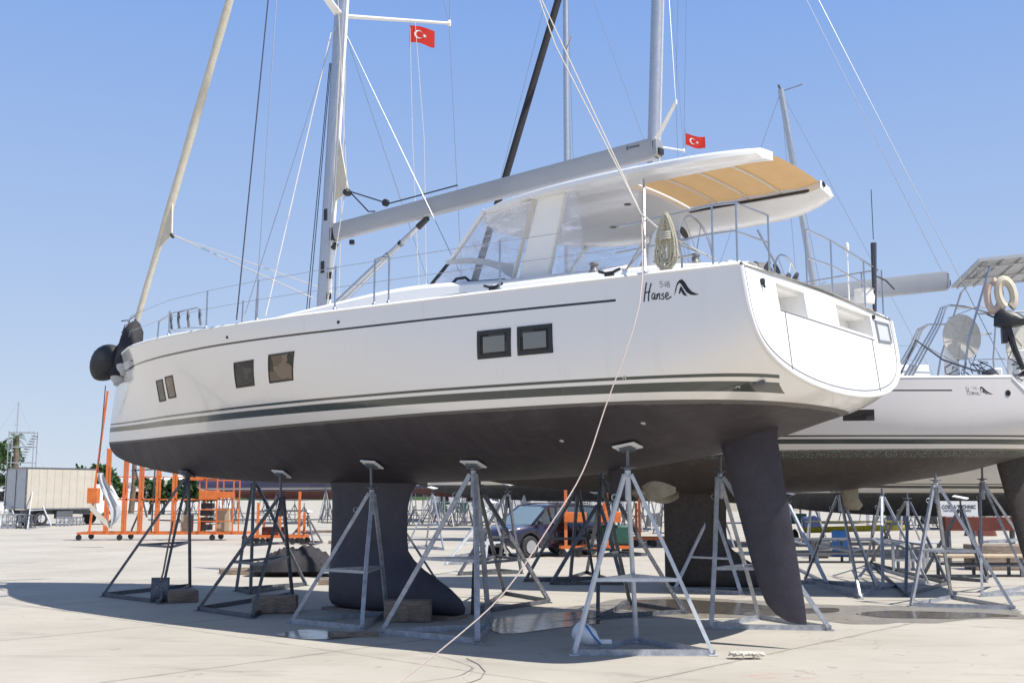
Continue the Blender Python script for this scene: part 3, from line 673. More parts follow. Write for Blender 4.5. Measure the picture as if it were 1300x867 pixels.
# halyards and other running lines
line('halyard',[mast_pt(9.75)+Vector((.1,.1,0)),(8.25,2.36,4.35)],.008,m['rope'],Y1)
line('halyard',[mast_pt(13.5)+Vector((.25,.3,0)),mast_pt(7.0)+Vector((-.45,.05,0)),(9.0,.5,4.65)],.007,m['rope'],Y1)
line('dark_sheet',[mast_pt(16)+Vector((-.3,1.6,0)),(8.9,2.36,4.35)],.011,m['roped'],Y1)
line('running_rigging',[mast_pt(9.7)+Vector((-.1,-.06,0)),(6.2,.2,4.72)],.006,m['wire'],Y1)
for dx,dy in ((-.17,.13),(-.2,-.1),(.17,.1),(.19,.13)): line('halyard',[mast_pt(9.2)+Vector((dx*.7,dy*.5,0)),mast_pt(4.7)+Vector((dx*1.4,dy,0))],.008,m['roped'] if dx>0 else m['rope'],Y1)
for k,(dz) in enumerate((5.1,5.45)): MB().box(mast_pt(dz)+Vector((-.16,.03,0)),(.06,.07,.11)).build('cleat',m['black'],mast,bevel=.01)
# flag halyards from the far spreader
spA=mast_pt(10.05)+Vector((-.45,-1.28,.22))
line('flag_halyard',[spA,spA+Vector((-.15,.05,-2.3)),(8.2,-.9,4.7)],.005,m['rope'],Y1); line('flag_halyard',[spA+Vector((-.08,-.05,0)),spA+Vector((-.38,.0,-2.3)),(8.1,-.95,4.7)],.005,m['rope'],Y1)
# lifelines, pulpit, pushpit
for sg in (1,-1):
    SL=[(13.0,.62),(11.9,.62),(10.5,.62),(8.4,.62),(6.72,.62),(5.98,.62),(5.72,.62),(3.92,.62)]
    if sg==1: SL=[(11.0,.42),(9.75,.60),(8.4,.62),(6.72,.62),(5.98,.62),(5.72,.62),(3.92,.62)]
    stanchions(Y1,SL,sg)
    for hh in (.60,.32):
        lifeline(Y1,[13.2,11.0,9.75,8.4,6.72,5.98,3.92,2.2],sg,hh,first=(14.45,sg*.5,4.42+hh))
gt=MB(); 
for s0,s1 in ((6.0,5.72),): gt.path([(5.98,fB(6)-.09,4.85),(5.86,fB(6)-.09,4.87),(5.72,fB(6)-.09,4.85)],.0125,6)
gt.path([(6.72,fB(6.7)-.09,4.84),(6.9,fB(6.7)-.09,4.83)],.0125,6); gt.build('gate_brace',m['steel'],Y1)
for sg in (1,-1):
    pp=MB(); pp.path([(11.75,sg*1.72,4.33),(11.75,sg*1.70,4.68),(11.2,sg*1.85,4.74),(10.3,sg*2.02,4.72)],.014,7); pp.build('fender_rail',m['steel'],Y1); pp=MB(); pp.path([(14.5,sg*.5,4.45),(14.5,sg*.48,5.03),(14.2,sg*.66,5.08),(13.3,sg*1.1,5.03)],.014,7)
    pp.build('pulpit',m['steel'],Y1)

for i,s in enumerate((11.15,10.95,10.7,10.4)):
    sh=MB(); sh.path([(s,1.9,4.72),(s-.03,1.92,4.60),(s-.08,1.93,4.46)],.022,5); sh.path([(s,1.9,4.73),(s-.08,1.93,4.62)],.016,5)
    sh.build('rail_shackle',m['inkg'],Y1)
pu=MB()
m['rope2']=M('flecked_rope',(.50,.46,.34),.85,var=.75,scale=120)
def rl(pts,r=.011): pu.path(pts,r,7)
for sg in (1,-1):
    y=sg*2.26
    rl([(2.35,y,4.80),(1.2,y,4.86),(.95,y*.98,4.86)]); rl([(2.4,y,4.50),(1.2,y,4.55),(.95,y*.98,4.55)])
    for s in (1.2,.92): rl([(s,y,4.2),(s,y,4.86)])
    rl([(.95,y*.98,4.86),(.90,sg*1.5,4.86)]); rl([(.95,y*.98,4.55),(.90,sg*1.5,4.55)])
    rl([(.90,sg*1.5,4.16),(.90,sg*1.5,4.86)])
    if sg==1: pu.build('pushpit',m['steel'],Y1); pu=MB()
pu.build('pushpit',m['steel'],Y1); pu=MB()
rl([(.90,-1.5,4.86),(.90,-.35,4.92),(.88,.45,4.90)]); rl([(.90,-1.5,4.55),(.90,-.35,4.60),(.88,.45,4.56)]); rl([(.9,.45,4.16),(.9,.45,4.90)]); rl([(.9,-.35,4.16),(.9,-.35,4.92)])
pu.build('pushpit',m['steel'],Y1)
# stern odds: ensign pole in its cover, antenna, winches, cleats, handrail
f=MB(); f.path([(.95,-2.0,4.25),(.93,-2.02,5.2)],[.028,.042],8); f.path([(.93,-2.02,5.25),(.93,-2.02,5.95)],.006,5); f.path([(.93,-2.02,4.75),(.88,-2.3,4.72),(.8,-2.4,4.6)],.012,5); f.build('ensign_staff',m['roped'],Y1)
f=MB(); f.path([(.95,-1.05,4.25),(.95,-1.05,4.9)],.010,7); f.lathe([(.015,0),(.026,.02),(.026,.10),(.015,.13)],(.95,-1.05,4.9),n=10); f.build('antenna',m['white'],Y1)
f=MB(); f.lathe([(.13,0),(.14,.1),(.12,.16),(.13,.2),(.02,.22)],(1.05,-1.9,4.35),n=14); f.build('radar_dome',m['white'],Y1)
for s,t_ in ((2.9,1.95),(2.9,-1.95),(1.7,1.7)):
    f=MB(); f.lathe([(.065,0),(.07,.03),(.045,.06),(.04,.10),(.055,.12),(.05,.14),(.02,.15)],(s,t_,fZ(s)+.20),n=16); f.build('winch',m['inkg'],Y1)
for s in (2.45,4.05):
    f=MB(); z=fZ(s)+.06; y=fB(s)-.13; f.path([(s+.14,y,z+.08),(s+.05,y,z+.05),(s-.05,y,z+.05),(s-.14,y,z+.08)],.018,6); f.box((s,y,z+.02),(.1,.05,.06)); f.build('mooring_cleat',m['black'],Y1)
f=MB(); y=fB(1.8)-.12; f.path([(1.9,y,4.33),(1.42,y,4.34)],.012,6); f.path([(1.8,y,4.2),(1.8,y,4.33)],.012,6); f.path([(1.55,y,4.2),(1.55,y,4.33)],.012,6)
f.build('hand_rail',m['steel'],Y1); f=MB(); z=fZ(5.2)+.08; y=1.95; f.path([(5.5,y,z+.09),(4.85,y,z+.10)],.012,6); f.path([(5.35,y,z),(5.35,y,z+.09)],.012,6); f.path([(5.05,y,z),(5.05,y,z+.09)],.012,6); f.build('hand_rail',m['steel'],Y1)
f=MB(); 
for (s,t_,z,r) in ((1.3,1.0,4.45,.07),(1.25,.75,4.5,.05),(1.2,.3,4.42,.06),(1.18,.1,4.46,.05)): f.path([(s,t_,z-.2),(s,t_+.04,z-.06),(s-.06,t_+.1,z-.02)],[r*.4,r*.7,r*.5],7)
f.build('cockpit_gear',m['roped'],Y1)
f=MB(); f.bbox((.885,-2.25,4.06),(1.35,2.25,4.235)); f.build('stern_bench',m['gelin'],Y1,bevel=.04)
f=MB(); f.slab([(1.3,-1.0,4.2),(1.3,1.2,4.2),(1.5,1.2,4.5),(1.5,-1.0,4.5)],(.1,0,0)); f.build('helm_seat_back',m['grp'],Y1,bevel=.04)
# ropes: from the mast to the stern rail, then to the ground
rt=empty('mooring_rope',b2w(2.05,2.27,4.86),0,'pale rope led from the quarter rail of the front yacht down to the concrete','rope')
def wrope(name,P,r,mat,root,n=6):
    o=root.location; return MB().path([Vector(p)-o for p in P],r,n).build(name,mat,root)
a=b2w(2.05,2.28,4.86); g=gp(505,867,.01); mid=[a,b2w(2.1,2.45,4.2),b2w(2.2,2.62,3.6)]
RP=[(836,276),(812,386),(768,518),(740,598),(700,664),(640,752),(575,812),(505,867)]
z0=a.y; pts=[a]
for k,(px,py) in enumerate(RP[1:-1]): pts.append(wp(px,py,11.62+(g.y-11.62)*(k+1)/7))
pts.append(g)
pts=[Vector(q) for q in cr3(pts)]
pts=[Vector(q) for q in cr([tuple(p) for p in pts])] if False else pts
pts.append(g+(g-a).normalized()*0+Vector(((g-a).x,(g-a).y,0)).normalized()*3)
wrope('rope_run',pts,.0065,m['ropep'],rt)
lp=[a,b2w(2.0,2.3,4.5),b2w(2.25,2.3,4.28),b2w(2.0,2.3,4.6),a]; wrope('rope_hitch',lp,.013,m['rope'],rt)
rt2=empty('hanging_halyards',b2w(2.05,2.27,4.87),0,'pair of white halyards stretched from the front mast to the quarter rail','rope')
mp=b2w(8.9,.1,17.5); wrope('rope_run',[mp,b2w(2.05,2.3,4.9)],.008,m['rope'],rt2); wrope('rope_run',[b2w(8.7,.3,19.5),b2w(3.4,2.0,7.3),b2w(2.05,2.3,4.9)],.008,m['rope'],rt2)
wrope('rope_tail',[b2w(2.05,2.3,4.9),b2w(1.75,2.3,4.62),b2w(1.2,2.2,4.28)],.011,m['rope'],rt2)
# rope coil hanging on the rail
rc=empty('rope_coil',b2w(1.72,2.29,4.84),0,'coil of cream and black flecked rope hanging on the stern rail','rope')
mb=MB(); pts=[]
for k in range(14*20):
    a=2*PI*k/20; j=k//20; w=.03+.011*(j%8); hh=.27+.02*((j*7)%5-2)
    lx=(w+.04*math.sin(j*1.7))*math.cos(a)*(1.1-.5*math.sin(a)); lz=hh*math.sin(a)-.30-.03*((j*3)%4); pts.append(Vector((lx*math.cos(YR)+.0,lx*math.sin(YR),lz))+Vector((-math.sin(YAW),-math.cos(YAW),0))*(.02+.006*((j*5)%7)))
mb.path(pts,.010,6); mb.build('coil',m['rope2'],rc)
mb=MB(); 
for i in range(4): mb.path([Vector((math.cos(YR)*.075*math.cos(2*PI*k/12),math.sin(YR)*.075*math.cos(2*PI*k/12),-.22-.022*i))+Vector((-math.sin(YAW),-math.cos(YAW),0))*(.04+.055*math.sin(2*PI*k/12)) for k in range(12)],.012,5,closed=True)
mb.build('binding_turns',m['rope'],rc)
# flags
def flag(at_top,wd,hh,ang,label,sc=1,seed=0):
    root=empty('turkish_flag' if False else 'national_flag',at_top,0,label,'flag','red crescent flags flown from the spreaders')
    dx=Vector((math.cos(ang),math.sin(ang),0)); nn=Vector((-math.sin(ang),math.cos(ang),0))
    def fp(u,v,off=0):
        return dx*(u*wd)+Vector((0,0,-v*hh-.18*u*wd))+nn*(.06*wd*math.sin(u*7+v*2+seed)*u+off)+Vector((0,0,.02*math.sin(5*u+seed)))
    MB().grid([[fp(i/18,j/10) for j in range(11)] for i in range(19)]).build('cloth',m['red'],root,smooth=70)
    for off in (.004,-.004):
        mb=MB(); n=22
        O=[(.36+.165*math.cos(a)*hh/wd*1.5,.5+.25*math.sin(a)) for a in [PI*.13+i*(2*PI-.26*PI)/n for i in range(n+1)]]
        I=[(.40+.132*math.cos(a)*hh/wd*1.5,.5+.20*math.sin(a)) for a in [PI*.17+i*(2*PI-.34*PI)/n for i in range(n+1)]]
        for i in range(n): mb.add([fp(*O[i],off),fp(*O[i+1],off),fp(*I[i+1],off),fp(*I[i],off)],[(0,1,2,3)])
        c=(.60,.5); st=[]
        for i in range(10):
            r=.125 if i%2==0 else .05; a=PI+i*PI/5; st.append((c[0]+r*math.cos(a)*hh/wd,c[1]+r*math.sin(a)))
        for i in range(10): mb.add([fp(*c,off),fp(*st[i],off),fp(*st[(i+1)%10],off)],[(0,1,2)])
        mb.build('crescent_and_star',m['white'],root,smooth=0)
    MB().path([(0,0,.12),(0,0,0),(0,0,-hh),(0,0,-hh-.1)],.006,5).build('hoist_line',m['wire'],root)
    return root
fz=b2w(*(spA+Vector((0,0,-.08)))); flag(fz,.45,.32,.0,'red flag with white crescent and star under the spreader of the front mast')
# black fenders at the bow
def bowp(x,y,Y): return wp(x,y,Y)
fd=empty('round_buoy_fender',b2w(15.9,.25,4.35),0,'big round black fender hung at the bow, left of the slim fenders','fender','black fenders hung at the bow')
mb=MB(); P=[(.005,-.40),(.04,-.395),(.09,-.375),(.15,-.335),(.21,-.275),(.265,-.19),(.305,-.09),(.325,.02),(.31,.12),(.27,.21),(.21,.28),(.14,.325),(.07,.35),(.05,.38),(.02,.40)]
c0=wp(137,460,21.2); fd.location=c0; c0=wp(137,460,21.0); fd.location=c0
MB().lathe([(r,z) for r,z in P],(0,0,0),axis=(.55,.1,.8),n=26).build('buoy_body',m['darkrub'],fd)
MB().path([Vector((.2,.04,.3)),wp(168,418,21.6)-c0],.014,5).build('lanyard',m['roped'],fd)
for (x0,y0,x1,y1,r,lab) in ((173,408,158,468,.21,'slim black covered fender on the bow, pale end cap showing, nearest the hull'),(162,430,149,482,.18,'lowest slim black covered fender on the bow, tucked beside the round one')):
    a=wp(x0,y0,20.9 if r>.2 else 21.1); b=wp(x1,y1,20.5 if r>.2 else 20.8); f_=empty('slim_fender',a,0,lab,'fender','black fenders hung at the bow'); d=b-a; L=d.length
    MB().lathe([(.03,0),(.09,.05*L),(r*.85,.2*L),(r,.4*L),(r*1.02,.85*L),(r*.85,.97*L)],(0,0,0),axis=d,n=18).build('cover',m['blackcloth'],f_)
    MB().lathe([(r*.8,.95*L),(r*.62,1.03*L),(r*.3,1.09*L),(.05,1.13*L)],(0,0,0),axis=d,n=18).build('end_cap',m['greyp'],f_)
    MB().path([Vector((0,0,0)),wp(172,405,21.5)-a],.014,5).build('lanyard',m['roped'],f_)
kn=MB(); 
o=b2w(15.1,.1,4.75); rk=empty('lashing_line',o,0,'knotted dark lashing line round the foot of the furled headsail','rope')
pts=[Vector((.09*math.cos(k*.9)*(1+.4*math.sin(k*2.3)),.09*math.sin(k*.9),.03*k-.25+.05*math.sin(k*1.7))) for k in range(26)]
MB().path(pts,.011,5).build('lashing',m['roped'],rk)
# ================================================================== jack stands
STG='steel jack stands propping the yachts'
def stand(feet,apex_px,label,mat='galv',pad=None,pad_off=None,aim_h=None,brace=.42,group=STG,boat=None,lab_pad=None,h=None,padmat='white'):
    """feet: three ground points; apex_px: picture point fixing where the legs meet"""
    rs=random.Random(label); brace+=rs.uniform(-.05,.05); lw=rs.uniform(.043,.060)
    P=[Vector((p.x,p.y,0)) for p in feet]; cen=(P[0]+P[1]+P[2])/3
    if h is None:
        ax=wp(apex_px[0],apex_px[1],cen.y); apex=Vector((ax.x*.5+cen.x*.5,cen.y,ax.z)); apex.x=ax.x
    else: apex=Vector((cen.x,cen.y,h))
    root=empty('jack_stand',cen,0,label,'jack stand',group)
    loc=[p-cen for p in P]; A=apex-cen; mt=m[mat]
    base=MB()
    for i in range(3):
        a=loc[i];b=loc[(i+1)%3]; d=(b-a).normalized()
        base.beam(a+Vector((0,0,.035))-d*.03,b+Vector((0,0,.035))+d*.03,.008,.07); base.beam(a+Vector((0,0,.004)),b+Vector((0,0,.004)),.06,.006)
    base.build('base_frame',m['galvd'] if mat=='galvd' else m['galv'],root,smooth=0)
    for i in range(3):
        a=loc[i]+Vector((0,0,.03)); d=(A-a); top=A+Vector(((a.x)*.05,(a.y)*.05,-.02)); l=MB(); midp=a.lerp(top,.5)+Vector((rs.uniform(-1,1),rs.uniform(-1,1),0))*.012; l.beam(a,midp,lw,tw=.3*i); l.beam(midp,top,lw,tw=.3*i); l.box(a+Vector((0,0,-.02)),(.11,.11,.012))
        l.build('leg',mt,root,smooth=0)
    br=MB(); q=[loc[i].lerp(A,brace) for i in range(3)]
    for i in range(3): br.beam(q[i]+Vector((0,0,.02*i*0)),q[(i+1)%3],.045,.04)
    br.build('brace',mt,root,smooth=0)
    col=MB(); col.path([A+Vector((0,0,-.32)),A+Vector((0,0,.03))],.036,8); col.box(A+Vector((0,0,-.05)),(.13,.13,.012)); col.build('collar',mt,root)
    for i in range(1): 
        r=MB(); c=loc[i].lerp(A,.86)+Vector((-.07,0,0)); r.path([c+Vector((.035*math.cos(2*PI*k/10),0,.035*math.sin(2*PI*k/10))) for k in range(10)],.007,5,closed=True); r.build('locking_ring',mt,root)
    if boat is not None:
        R=boat.matrix_world.inverted() if False else None
        lx,ly=boat(apex); z=hb(boat,lx,ly)-.03
        
        if z-apex.z>.62: z=apex.z+.22; pad=False
        tgt=Vector((apex.x,apex.y,max(z,apex.z+.08)))
        dz=(hb(boat,lx,ly+.2)-hb(boat,lx,ly-.2))/.4; dx=(hb(boat,lx+.2,ly)-hb(boat,lx-.2,ly))/.4
        nl=Vector((-dx,-dz,1)).normalized(); nw=boat.rot(nl)
    else: tgt=apex+Vector((0,0,.25)); nw=Vector((.1,-.2,1)).normalized()
    sc=MB(); T=tgt-cen; sc.path([A+Vector((0,0,-.1)),T-nw*.05],.021,8); sc.lathe([(.028,0),(.05,.01),(.05,.035),(.028,.045)],A+Vector((0,0,.03)),n=8); sc.path([A+Vector((-.09,.02,.06)),A+Vector((.09,-.02,.06))],.009,5); sc.build('screw_post',m['galvd'],root)
    if pad!=False:
        u=nw.cross(Vector((math.cos(YR),math.sin(YR),0))).normalized(); v=u.cross(nw); Rm=Matrix((v,u,nw)).transposed()
        pd=MB(); pd.box(T-nw*.012,(.30,.22,.022),Rm); p=pd.build('pad',m[padmat],root,bevel=.004)
        k=MB(); k.box(T-nw*.045,(.16,.12,.045),Rm); k.build('pad_bracket',m['galvd'],p)
    return root
class Boat:
    def __init__(s,x,y,rz,sc=(1,1,1)): s.x,s.y,s.rz,s.sc=x,y,rz,sc
    def __call__(s,p):
        dx,dy=p.x-s.x,p.y-s.y; c,q=math.cos(s.rz),math.sin(s.rz); return (dx*c+dy*q)/s.sc[0],(-dx*q+dy*c)/s.sc[1]
    def rot(s,n):
        c,q=math.cos(s.rz),math.sin(s.rz); return Vector((n.x*c-n.y*q,n.x*q+n.y*c,n.z)).normalized()
def hb(b,lx,ly): return hbot(min(15.3,max(.7,lx)),ly)*b.sc[2]
B1=Boat(X0,Y0,YR)
G=lambda *a:[gp(*p) for p in a]
def tri(px,py,rad,rot):
    c=gp(px,py); return [Vector((c.x+rad*math.cos(rot+k*2*PI/3),c.y+rad*math.sin(rot+k*2*PI/3),0)) for k in range(3)]
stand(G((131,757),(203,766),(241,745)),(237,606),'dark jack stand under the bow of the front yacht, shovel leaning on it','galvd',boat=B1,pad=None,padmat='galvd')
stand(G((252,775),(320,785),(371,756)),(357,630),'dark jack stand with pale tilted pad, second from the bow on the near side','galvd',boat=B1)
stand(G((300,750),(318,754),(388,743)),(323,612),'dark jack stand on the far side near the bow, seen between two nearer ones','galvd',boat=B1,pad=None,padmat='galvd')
stand(G((370,791),(459,800),(491,781)),(472,624),'galvanised jack stand just in front of the keel, third from the bow','galv',boat=B1)
stand(G((485,804),(606,817),(621,798)),(601,600),'galvanised jack stand behind the keel bulb, pad high under the hull','galv',boat=B1)
stand(G((729,832),(905,832),(808,815)),(797,600),'pale blue-grey jack stand nearest the camera with a plastic bottle on its foot','galvw',boat=B1)
stand(G((903,798),(1053,800),(964,786)),(914,604),'ladder-like galvanised jack stand just in front of the rudder','galv',boat=B1)
stand(G((857,749),(941,755),(925,738)),(908,622),'small galvanised jack stand behind the one in front of the rudder','galvw',group=STG,h=1.5)
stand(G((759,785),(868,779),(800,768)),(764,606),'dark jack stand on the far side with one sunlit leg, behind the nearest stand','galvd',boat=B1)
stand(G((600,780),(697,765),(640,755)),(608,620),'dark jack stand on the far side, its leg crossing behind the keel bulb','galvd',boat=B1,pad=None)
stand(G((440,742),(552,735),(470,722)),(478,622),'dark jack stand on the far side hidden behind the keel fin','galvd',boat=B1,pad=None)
# stands in the yard behind
stand(G((516,696),(541,694),(563,698)),(549,628),'thin grey jack stand alone on sunny concrete, right of the keel','galv')
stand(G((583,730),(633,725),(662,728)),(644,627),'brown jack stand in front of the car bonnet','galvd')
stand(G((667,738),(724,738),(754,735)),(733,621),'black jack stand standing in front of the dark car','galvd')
stand(G((566,717),(616,716),(646,712)),(623,648),'low white painted jack stand left of the car','galvw')
stand(G((575,708),(610,702),(650,706)),(612,655),'low galvanised stand behind the white one left of the car','galv')
stand(G((365,687),(398,692),(409,689)),(391,657),'short rusty stand with tilted post near the black tarpaulin','galvd')
stand(G((700,742),(790,742),(745,728)),(760,640),'dark low stand behind the near jack stand, beside the orange trolley','galvd')
# tall folding stands on the left by the lorry
stand(G((0,669),(23,669),(14,662)),(8,628),'white tripod stand at the left edge in front of the lorry','galvw',pad=False)
stand(G((35,672),(65,668),(50,662)),(43,617),'white tripod stand in front of the lorry wheel','galvw',pad=False)
# blocks and odds on the concrete
def block(name,px0,px1,y,dep,h,lab,cat='timber block',mat='wood',rot=.1,grp='timber blocks on the concrete'):
    a=gp(px0,y); b=gp(px1,y); c=(a+b)/2; mb=MB(); L=(b-a).length
    o=empty(name,(0,0,0)) if False else None
    mb.box((0,0,h/2),(L,dep,h)); 
    bm=bmesh.new(); 
    ob=mb.build(name,m[mat],None,loc=(c.x,c.y+dep/2,0.002),bevel=.018); ob.rotation_euler=(0,0,rot); tag(ob,lab,cat,grp); return ob
def wood_block(px0,px1,y,dep,h,lab,rot=.1):
    ob=block('timber_block',px0,px1,y,dep,h,lab,rot=rot)
    me=ob.data; bm=bmesh.new(); bm.from_mesh(me); bmesh.ops.subdivide_edges(bm,edges=bm.edges[:],cuts=5,use_grid_fill=True)
    rnd=random.Random(px0)
    for v in bm.verts: v.co+=Vector((rnd.uniform(-1,1),rnd.uniform(-1,1),rnd.uniform(-1,1)))*.007
    bm.to_mesh(me); bm.free()
wood_block(208,246,765,.30,.20,'dark timber block on the base of the stand at the bow',.5)
wood_block(318,374,779,.34,.26,'pale timber block on the base of the second stand from the bow',.1)
wood_block(487,546,790,.34,.30,'big timber block leaning by the keel bulb',.0)
tag(MB().build if False else None or (lambda:0)() ,None) if False else None
kb=MB(); c=b2w(7.9,0,0); kb.box((0,0,.022),(2.6,.5,.04)); ob=kb.build('keel_plank',m['wood'],None,loc=(c.x,c.y,0)); ob.rotation_euler=(0,0,YR); tag(ob,'flat dark plank under the keel of the front yacht','plank')
kb=MB(); c=gp(450,808); kb.box((0,0,.03),(.62,.12,.06)); ob=kb.build('loose_timber',m['wood'],None,loc=(c.x,c.y,0)); ob.rotation_euler=(0,0,.1); tag(ob,'short dark timber on the ground left of the stand behind the keel','timber')
# shovel blade leaning on the first stand
c=gp(203,765); sh=empty('shovel',(c.x,c.y-.02,0),.15,'grey square shovel standing blade-down against the dark stand at the bow','shovel')
mb=MB(); mb.grid([[Vector((x,.03*math.cos(x*7)-.03+.06*z,z)) for z in (.02,.15,.3,.42)] for x in (-.15,-.1,-.05,0,.05,.1,.15)]); b_=mb.build('blade',m['galvd'],sh); s_=b_.modifiers.new('t','SOLIDIFY'); s_.thickness=.006
mb=MB(); mb.path([(0,.0,.36),(.03,.06,.5),(.12,.26,1.35)],.016,8); mb.build('handle',m['wood'],sh)
# plastic bottle cut as a scoop on the nearest stand
c=gp(748,826); bt=empty('plastic_bottle',(c.x-.02,c.y-.02,.08),0,'white plastic bottle with a blue edge lying on the foot of the nearest stand','plastic bottle')
mb=MB(); P=[]; 
mb.lathe([(.02,0),(.09,.02),(.115,.06),(.12,.16),(.105,.24),(.05,.31),(.03,.34)],(-.16,0,.19),axis=(.85,0,-.5),n=18)
mb.build('bottle_body',t_glass('cloudy_plastic',(.62,.66,.72),.35),bt)
mb=MB(); mb.path([(-.02,-.09,.23),(.05,-.1,.12),(.15,-.08,.01)],.013,6); mb.build('blue_edge',m['blue'],bt)
mb=MB(); mb.box((.20,0,.03),(.16,.09,.05)); mb.build('flap',m['white'],bt,bevel=.01)
# rope heap
c=gp(948,836); rh=MB(); pts=[]; rnd=random.Random(5)
p=Vector((-.16,0,.02)); 
for k in range(90):
    a=k*.7; pts.append(Vector((.15*math.sin(a*.61+1)+.05*math.sin(a*2.3),.07*math.sin(a*.83),.035+.035*abs(math.sin(a*1.31)))))
rh.path(pts,.011,6); ob=rh.build('rope_heap',m['rope'],None,loc=(c.x,c.y,0)); tag(ob,'small tangled heap of pale rope on the bare concrete in front of the rudder','rope')
ln=MB(); pts=[gp(x,y,.006) for x,y in ((592,780+55),(608,843),(616,852),(610,861),(596,866),(560,875))]; ln.path(pts,.004,5); ob=ln.build('loose_rope',m['inkg'],None); tag(ob,'thin dark rope curling on the sunny concrete in the foreground','rope')
# tarpaulin heap on pallets
from mathutils import noise as mnoise
c=gp(375,730); tp=MB(); rnd=random.Random(3)
P=[]
for i in range(44):
    row=[]
    for j in range(30):
        u=i/43*2-1; v=j/29*2-1; r=max(0,1-(abs(u)**2.2+abs(v)**2.2)); 
        z=.44*r**.55*(.72+.28*math.sin(u*3.1+1.2))+(.22*abs(mnoise.noise(Vector((u*2.6+3,v*2.2,1.3))))+.13*abs(mnoise.noise(Vector((u*6.5,v*4.5+u*3,4.1))))+.05*mnoise.noise(Vector((u*14,v*11,2))))*r**.4
        row.append((u*1.0+.1*math.sin(v*4),v*.6+.08*math.sin(u*5),max(.015,z)))
    P.append(row)
tp.grid(P); ob=tp.build('tarpaulin_heap',m['blackcloth'],None,loc=(c.x,c.y,.1)); tag(ob,'heaped black tarpaulin on timbers in the sun behind the stands','tarpaulin')
for i,(px,py,l,r,lab) in enumerate(((345,729,2.3,.05,'long timber under the black tarpaulin heap'),(298,727,.7,.4,'small dark timber offcut left of the black tarpaulin'),(420,742,.5,.1,'short timber offcut near the keel on sunny concrete'),(450,690,1.9,.1,'brown timber beams lying far behind left of the keel'),(400,676,1.9,.05,'thin plank bench top behind the tarpaulin'))):
    c=gp(px,py); mb=MB(); mb.box((0,0,.06),(l,.14,.12)); mb.box((0.05,.2,.05),(l*.9,.12,.1)); ob=mb.build('timber_beam',m['wood'],None,loc=(c.x,c.y,0),bevel=.01); ob.rotation_euler=(0,0,r); tag(ob,lab,'timber','loose timbers in the yard')
# ================================================================== second yacht (right, behind)
S2=(.73,.76,.915); YR2=PI-math.radians(11.6); RK=.9
def w2l(p):
    dx,dy=p.x-X2,p.y-Y2; c,q=math.cos(YR2),math.sin(YR2); return Vector(((dx*c+dy*q)/S2[0],(-dx*q+dy*c)/S2[1],p.z/S2[2]))
X2,Y2=9.60,20.5
B2=Boat(X2,Y2,YR2,S2)
Y2e=empty('sailing_yacht',(X2,Y2,0),YR2,'grey-white sailing yacht behind on the right, wheels, arch and solar panel on its stern','sailing yacht','sailing yachts laid up ashore',sc=S2)
yacht_base(Y2e,m['hull2'],m['antif2'],rud_dx=-1.54)
coachroof(Y2e)
vs,fs=fill2d(tr_outline(),[]); MB().add([tr_pt(x,y,.01) for x,y,_ in vs],fs).build('transom',m['gel'],Y2e,smooth=0)
MB().path([tr_pt(a,b,.012) for a,b in tr_outline(.01)],.03,8).build('rim_moulding',m['gel'],Y2e)
lettering(Y2e,1.92,3.84,.86,num=True)
decal('topside_window',m['dglass'],[[(4.02,3.37),(4.75,3.37),(4.75,3.58),(4.02,3.58)]],Y2e)
for s,z,r in ((1.05,3.86,.06),(.95,3.38,.07)):
    nrm=(hp(s+.02,z)-hp(s-.02,z)).cross(hp(s,z+.02)-hp(s,z-.02)).normalized(); nrm=nrm if nrm.y>0 else -nrm
    MB().lathe([(r,-.01),(r,.012),(r*.6,.016),(r*.55,-.0)],hp(s,z),axis=nrm,n=12).build('through_hull',m['black'],Y2e)
rig(Y2e,top=21,spz=(9.75,16.5),mastw=.22,mastd=.34)
boom(Y2e,5.95,6.40,s0=9.2,s1=1.75,h=.38,w=.30,mat=m['greyp'])
p0=Vector((15.2,0,5.0)); p1=Vector((9.0,0,21.5)); MB().path([p0.lerp(p1,k/12) for k in range(13)],.10,10).build('furled_headsail',m['blackcloth'],Y2e)
for sg in (1,-1):
    stanchions(Y2e,[(s,.62) for s in (13,11,9,7.4,6,4.6)],sg)
    for hh in (.6,.32): lifeline(Y2e,[13.2,11,9,7.4,6,4.6,3.0],sg,hh)
